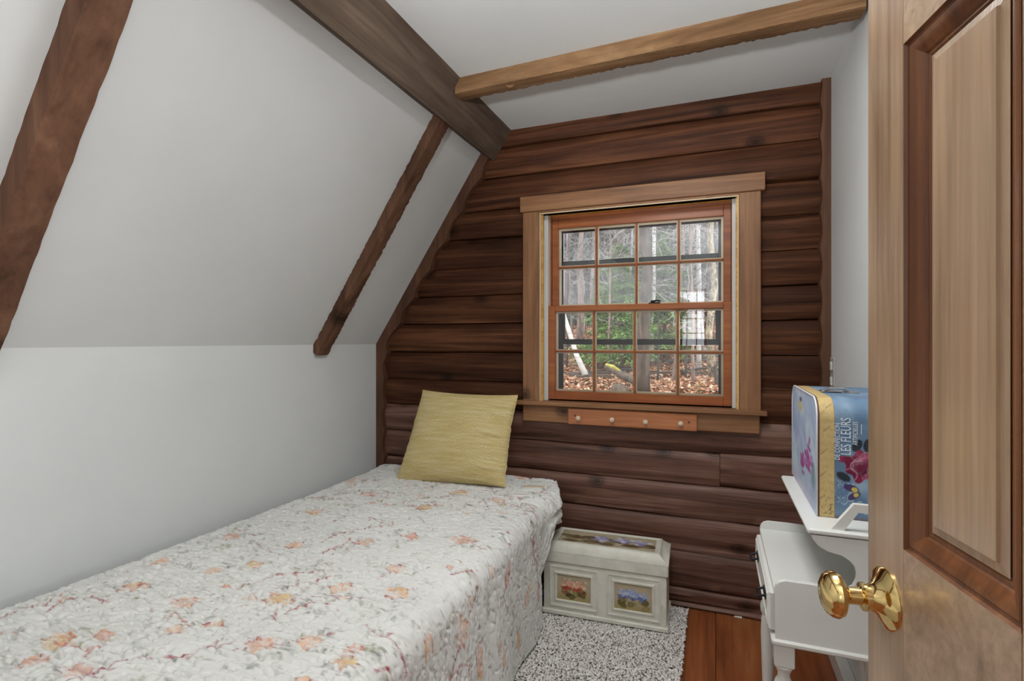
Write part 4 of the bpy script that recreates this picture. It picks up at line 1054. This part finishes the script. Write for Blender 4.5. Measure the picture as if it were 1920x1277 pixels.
def bark(name, a, b, c, sc=(9, 9, 2.5), stops=(.35, .5, .66)):
    m, nt, bs = newmat(name); mp = coords(nt, None); n = noise(nt, mp(sc), 1, 6, .7, .4)
    nt.links.new(ramp(nt, n, [(stops[0], a), (stops[1], b), (stops[2], c)]), bs.inputs['Base Color']); bs.inputs['Roughness'].default_value = .9; bump(nt, n, bs, .6, .02); return m
K_DARK = bark('dark_rough_bark', '1d1713', '3f342b', '5e5044')
K_BIRCH = bark('white_birch_bark', '2c2826', '9e9a95', 'b8b5b0', (3, 3, 14), (.30, .38, .6))
K_LICHEN = bark('lichen_mottled_bark', '42382f', '84775f', 'a89d88', (14, 14, 9), (.38, .5, .6))
K_PINK = bark('pale_pink_bark', '4c3e38', '75635a', '94827a')
K_TWIG = plain('pale_bare_twigs', '8f8984', .9); K_TWIGD = plain('dark_bare_twigs', '3c3734', .9)
def needles(name, a, b):
    m, nt, bs = newmat(name); mp = coords(nt, None, False); n = noise(nt, mp((3, 3, 3)), 1, 4)
    nt.links.new(ramp(nt, n, [(.35, a), (.65, b)]), bs.inputs['Base Color']); bs.inputs['Roughness'].default_value = .8; return m
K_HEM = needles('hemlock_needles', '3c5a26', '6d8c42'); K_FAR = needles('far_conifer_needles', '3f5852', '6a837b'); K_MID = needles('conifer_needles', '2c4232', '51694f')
def twig_mesh(base, hgt, rad, n, seed, up=.5, reach=1.6):
    r = random.Random(seed); mb = MB()
    for i in range(n):
        h = hgt*r.uniform(.18, .98); a = r.uniform(0, 6.28); L = reach*r.uniform(.4, 1); p = Vector((0, 0, h)); pts = [p.copy()]; d = Vector((math.cos(a), math.sin(a), up*r.uniform(-.3, 1)))
        for k in range(5): d += Vector((r.gauss(0, .3), r.gauss(0, .3), r.gauss(.03, .25))); d.normalize(); p = p+d*L/5; pts.append(p.copy())
        mb.tube(pts, [rad*(1-k/7) for k in range(6)], 4, False)
        for q in range(4):
            s0 = pts[r.randint(1, 4)]; e = s0+Vector((r.gauss(0, 1), r.gauss(0, 1), r.gauss(.2, .7))).normalized()*L*r.uniform(.25, .5)
            mid = (s0+e)/2+Vector((0, 0, r.gauss(0, .06))); mb.tube([s0, mid, e], [rad*.6, rad*.45, rad*.2], 3, False)
    return mb
def boughs(hgt, wid, n, seed, size=.12, droop=.25, z0=.15):
    r = np.random.default_rng(seed); V = []; 
    nb = n//90
    for b in range(nb):
        f = r.uniform(z0, 1); h = hgt*f; L = wid*(1.12-f)**.8*r.uniform(.6, 1); a = r.uniform(0, 6.283); k = 90
        t = r.uniform(.08, 1, k)**.8; sp = r.normal(0, .16, k)*L*(.35+.5*(1-t)); 
        x = t*L*math.cos(a)-sp*math.sin(a); y = t*L*math.sin(a)+sp*math.cos(a); z = h-droop*L*t**1.6+r.normal(0, .03, k)*L
        c = np.stack([x, y, z], -1); d = np.stack([r.normal(0, .5, k)+math.cos(a), r.normal(0, .5, k)+math.sin(a), r.normal(-.3, .35, k)], -1); d /= np.linalg.norm(d, axis=1)[:, None]
        w = np.cross(d, r.normal(0, 1, (k, 3))); w /= np.linalg.norm(w, axis=1)[:, None]
        s = size*r.uniform(.5, 1.1, k)[:, None]
        V.append(np.stack([c-w*s*.22, c+w*s*.22, c+d*s], 1))
    V = np.concatenate(V); N = len(V); me = bpy.data.meshes.new('foliage')
    me.vertices.add(N*3); me.vertices.foreach_set('co', V.reshape(-1).astype(np.float32)); me.loops.add(N*3); me.loops.foreach_set('vertex_index', np.arange(N*3, dtype=np.int32))
    me.polygons.add(N); me.polygons.foreach_set('loop_start', np.arange(0, N*3, 3, dtype=np.int32)); me.update(calc_edges=True); return me
def base_at(px, Y): r = ray(px, CY); x = r.x/r.y*Y; return Vector((x, Y, gz(x, Y)-.05))
def tree(nm, px, Y, dia, hgt, m, label, cat='tree', lean=0, leany=0, twigs=0, tm=None, fol=None, fm=None, group=None, reach=1.6, tr=.012):
    b = base_at(px, Y); t = empty(nm, b); tag(t, label, cat, group); r = random.Random(int(px*7+Y*13))
    pts = [Vector((lean*k/8+ (r.gauss(0, dia*.35) if 0 < k else 0), leany*k/8+(r.gauss(0, dia*.3) if k else 0), hgt*k/8)) for k in range(9)]
    tk = MB().tube(pts, [dia*.5*(1.25 if k == 0 else 1-.075*k) for k in range(9)], 10); tk.build('trunk', m, t, True)
    if twigs: twig_mesh(b, hgt, tr, twigs, int(px), reach=reach).build('branches', tm, t)['kind'] = 'stuff'
    if fol: link('foliage', boughs(hgt, fol[0], fol[1], int(px+Y), .12 if Y < 20 else .34, z0=.12 if Y < 20 else .03), fm, t, fix=False)
    return t
tree('tree', 1205, 11.2, .25, 11, K_DARK, 'thick straight dark trunk standing in the leaf litter outside the window', twigs=10, tm=K_TWIGD, lean=.1)
tree('birch_tree', 1103, 12.9, .14, 5, K_BIRCH, 'leaning white birch trunk outside the window', lean=-2.0, leany=.3)
tree('birch_tree', 1311, 14.0, .105, 9, K_BIRCH, 'slender upright white birch among the dark trees', twigs=12, tm=K_TWIG)
tree('tree', 1337, 13.2, .18, 9, K_LICHEN, 'straight trunk mottled with pale lichen beside the slender birch', twigs=8, tm=K_TWIGD)
tree('tree', 1086, 18.0, .22, 11, K_PINK, 'pale pinkish trunk behind the leaning birch', twigs=26, tm=K_TWIG, reach=2.4)
tree('tree', 1163, 16.5, .42, 13, K_DARK, 'broad shadowed trunk behind the green hemlock boughs', twigs=14, tm=K_TWIGD)
tree('birch_tree', 1222, 15.5, .14, 10, K_BIRCH, 'pale birch rising just behind the thick dark trunk', twigs=10, tm=K_TWIG, lean=.15)
tree('tree', 1297, 16.0, .09, 8, K_PINK, 'thin pinkish stem left of the slender birch in the woods', twigs=18, tm=K_TWIG)
tree('tree', 1345, 11.8, .10, 1.1, K_DARK, 'short dark dead snag in the leaf litter', 'tree', lean=.05)
tree('hemlock_tree', 1165, 15.0, .12, 3.6, K_DARK, 'bright green young hemlock beside the thick dark trunk', fol=(1.7, 15000), fm=K_HEM)
tree('hemlock_tree', 1248, 16.2, .12, 3.9, K_DARK, 'bright green young hemlock between dark trunk and slender birch', fol=(1.6, 15000), fm=K_HEM)
sap = random.Random(12)
for k, (px, Y) in enumerate([(1062, 14.5), (1075, 16.5), (1095, 21), (1128, 19), (1140, 14.2), (1180, 18.5), (1233, 13.0), (1262, 12.4), (1270, 19), (1285, 13.4), (1300, 12.2), (1322, 15.5), (1328, 18.5), (1352, 16), (1148, 21), (1215, 20)]):
    tree('sapling', px, Y, .05+.02*(k % 3), 5+sap.random()*3, [K_TWIGD, K_PINK, K_TWIG][k % 3], ['thin dark bare sapling in the woods', 'thin reddish bare sapling in the woods', 'thin pale grey bare sapling in the woods'][k % 3], 'sapling', lean=sap.uniform(-.5, .5), twigs=34, tm=[K_TWIGD, K_TWIG, K_TWIG][k % 3], group='bare saplings in the woods', reach=1.9, tr=.010)
for k in range(22):
    px = 1000+k*19+sap.uniform(-6, 6); Y = 19+sap.random()*9
    tree('background_tree', px, Y, .10+.10*sap.random(), 15, [K_DARK, K_PINK][k % 3 == 0], ['tall grey trunk with bare branches deep in the woods', 'tall pale trunk with bare branches deep in the woods'][k % 3 == 0], 'tree', lean=sap.uniform(-.6, .6), twigs=26, tm=[K_TWIG, K_TWIGD][k % 2], group='bare trees deep in the woods', reach=3.2, tr=.016)
for k in range(30):
    px = 1000+(k % 15)*27+sap.uniform(-9, 9)+(13 if k > 14 else 0); Y = (24 if k < 15 else 36)+sap.random()*8
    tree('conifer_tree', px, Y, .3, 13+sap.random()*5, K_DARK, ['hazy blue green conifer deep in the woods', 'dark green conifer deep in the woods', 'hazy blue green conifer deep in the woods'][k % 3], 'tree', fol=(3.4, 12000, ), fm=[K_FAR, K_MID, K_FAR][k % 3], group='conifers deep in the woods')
# fallen mossy log and dead branches on the ground
K_MOSS = plain('moss_yellow_green', '9c9434', .9, nz=1, nscale=9, col2='6f6a30', bmp=.4)
p0, p1 = base_at(1136, 12.2), base_at(1196, 11.6)
fl_ = empty('fallen_log', (p0+p1)/2); tag(fl_, 'fallen mossy log on the leaf litter beside the thick dark trunk', 'log')
q0, q1 = p0-fl_.location+Vector((0, 0, .42)), p1-fl_.location+Vector((0, 0, .18))
MB().tube([q0, q0.lerp(q1, .3), q0.lerp(q1, .7), q1], [.05, .07, .09, .07], 10).build('trunk', K_DARK, fl_, True)
MB().tube([q0+Vector((0, 0, .04)), q0.lerp(q1, .25)+Vector((0, -.02, .07)), q0.lerp(q1, .5)+Vector((0, 0, .05))], [.03, .055, .03], 8).build('moss', K_MOSS, fl_, True)
st_ = base_at(1160, 11.0); o = MB().tube([st_, st_+Vector((.03, 0, .15)), st_+Vector((.05, 0, .27))], [.22, .19, .14], 11).build('tree_stump', K_DARK, None, True)
tag(o, 'grey weathered stump below the mossy fallen log', 'stump')
for k in range(16):
    a = base_at(1050+sap.random()*310, 11.5+sap.random()*7); d = sap.uniform(-.5, .5); L = sap.uniform(.8, 2.0)
    o = MB().tube([Vector((-L/2*math.cos(d), -L/2*math.sin(d)*.5, .10)), Vector((0, 0, .14+sap.random()*.08)), Vector((L/2*math.cos(d), L/2*math.sin(d)*.5, .12))], [.02, .035, .015], 6).build('fallen_branch', [K_TWIGD, K_DARK][k % 2])
    o.location = a; tag(o, 'dead branch lying on the leaf litter in the woods', 'branch', 'dead branches on the leaf litter')
# loose leaves
N = 26000; r = np.random.default_rng(5); Yl = 9.5+r.random(N)**1.3*16; u = (1030+r.random(N)*345-CX)/FPX
xl = (-sT+u*cT)/(cT+u*sT)*Yl; zl = -.75+.125*(Yl-4)+(fbm(xl*.35+9, Yl*.35, 91)-.45)*.9+.02
c = np.stack([xl, Yl, zl], -1); d = r.normal(0, 1, (N, 3)); d[:, 2] *= .45; d /= np.linalg.norm(d, axis=1)[:, None]; w = np.cross(d, r.normal(0, .4, (N, 3))+np.array([0, 0, 1])); w /= np.linalg.norm(w, axis=1)[:, None]
s = (.035+.05*r.random(N))[:, None]; V = np.stack([c-d*s, c+w*s*.6, c+d*s, c-w*s*.6], 1)
me = bpy.data.meshes.new('leaf_litter'); me.vertices.add(N*4); me.vertices.foreach_set('co', V.reshape(-1).astype(np.float32)); me.loops.add(N*4); me.loops.foreach_set('vertex_index', np.arange(N*4, dtype=np.int32))
me.polygons.add(N); me.polygons.foreach_set('loop_start', np.arange(0, N*4, 4, dtype=np.int32)); me.update(calc_edges=True)
at = me.color_attributes.new('Col', 'FLOAT_COLOR', 'POINT'); pal = np.array([lin(h) for h in ('9c775c', '82563c', 'b39680', '66422e', '91694a', '747246')])
cc = np.ones((N, 4, 4), np.float32); cc[..., :3] = pal[r.choice(6, N, p=[.26, .22, .18, .18, .12, .04])][:, None]; at.data.foreach_set('color', cc.reshape(-1))
o = link('leaf_litter', me, attr_mat('fallen_leaf', .85), None, fix=False); tag(o, 'carpet of tan fallen leaves on the slope outside the window', 'leaves', kind='stuff')
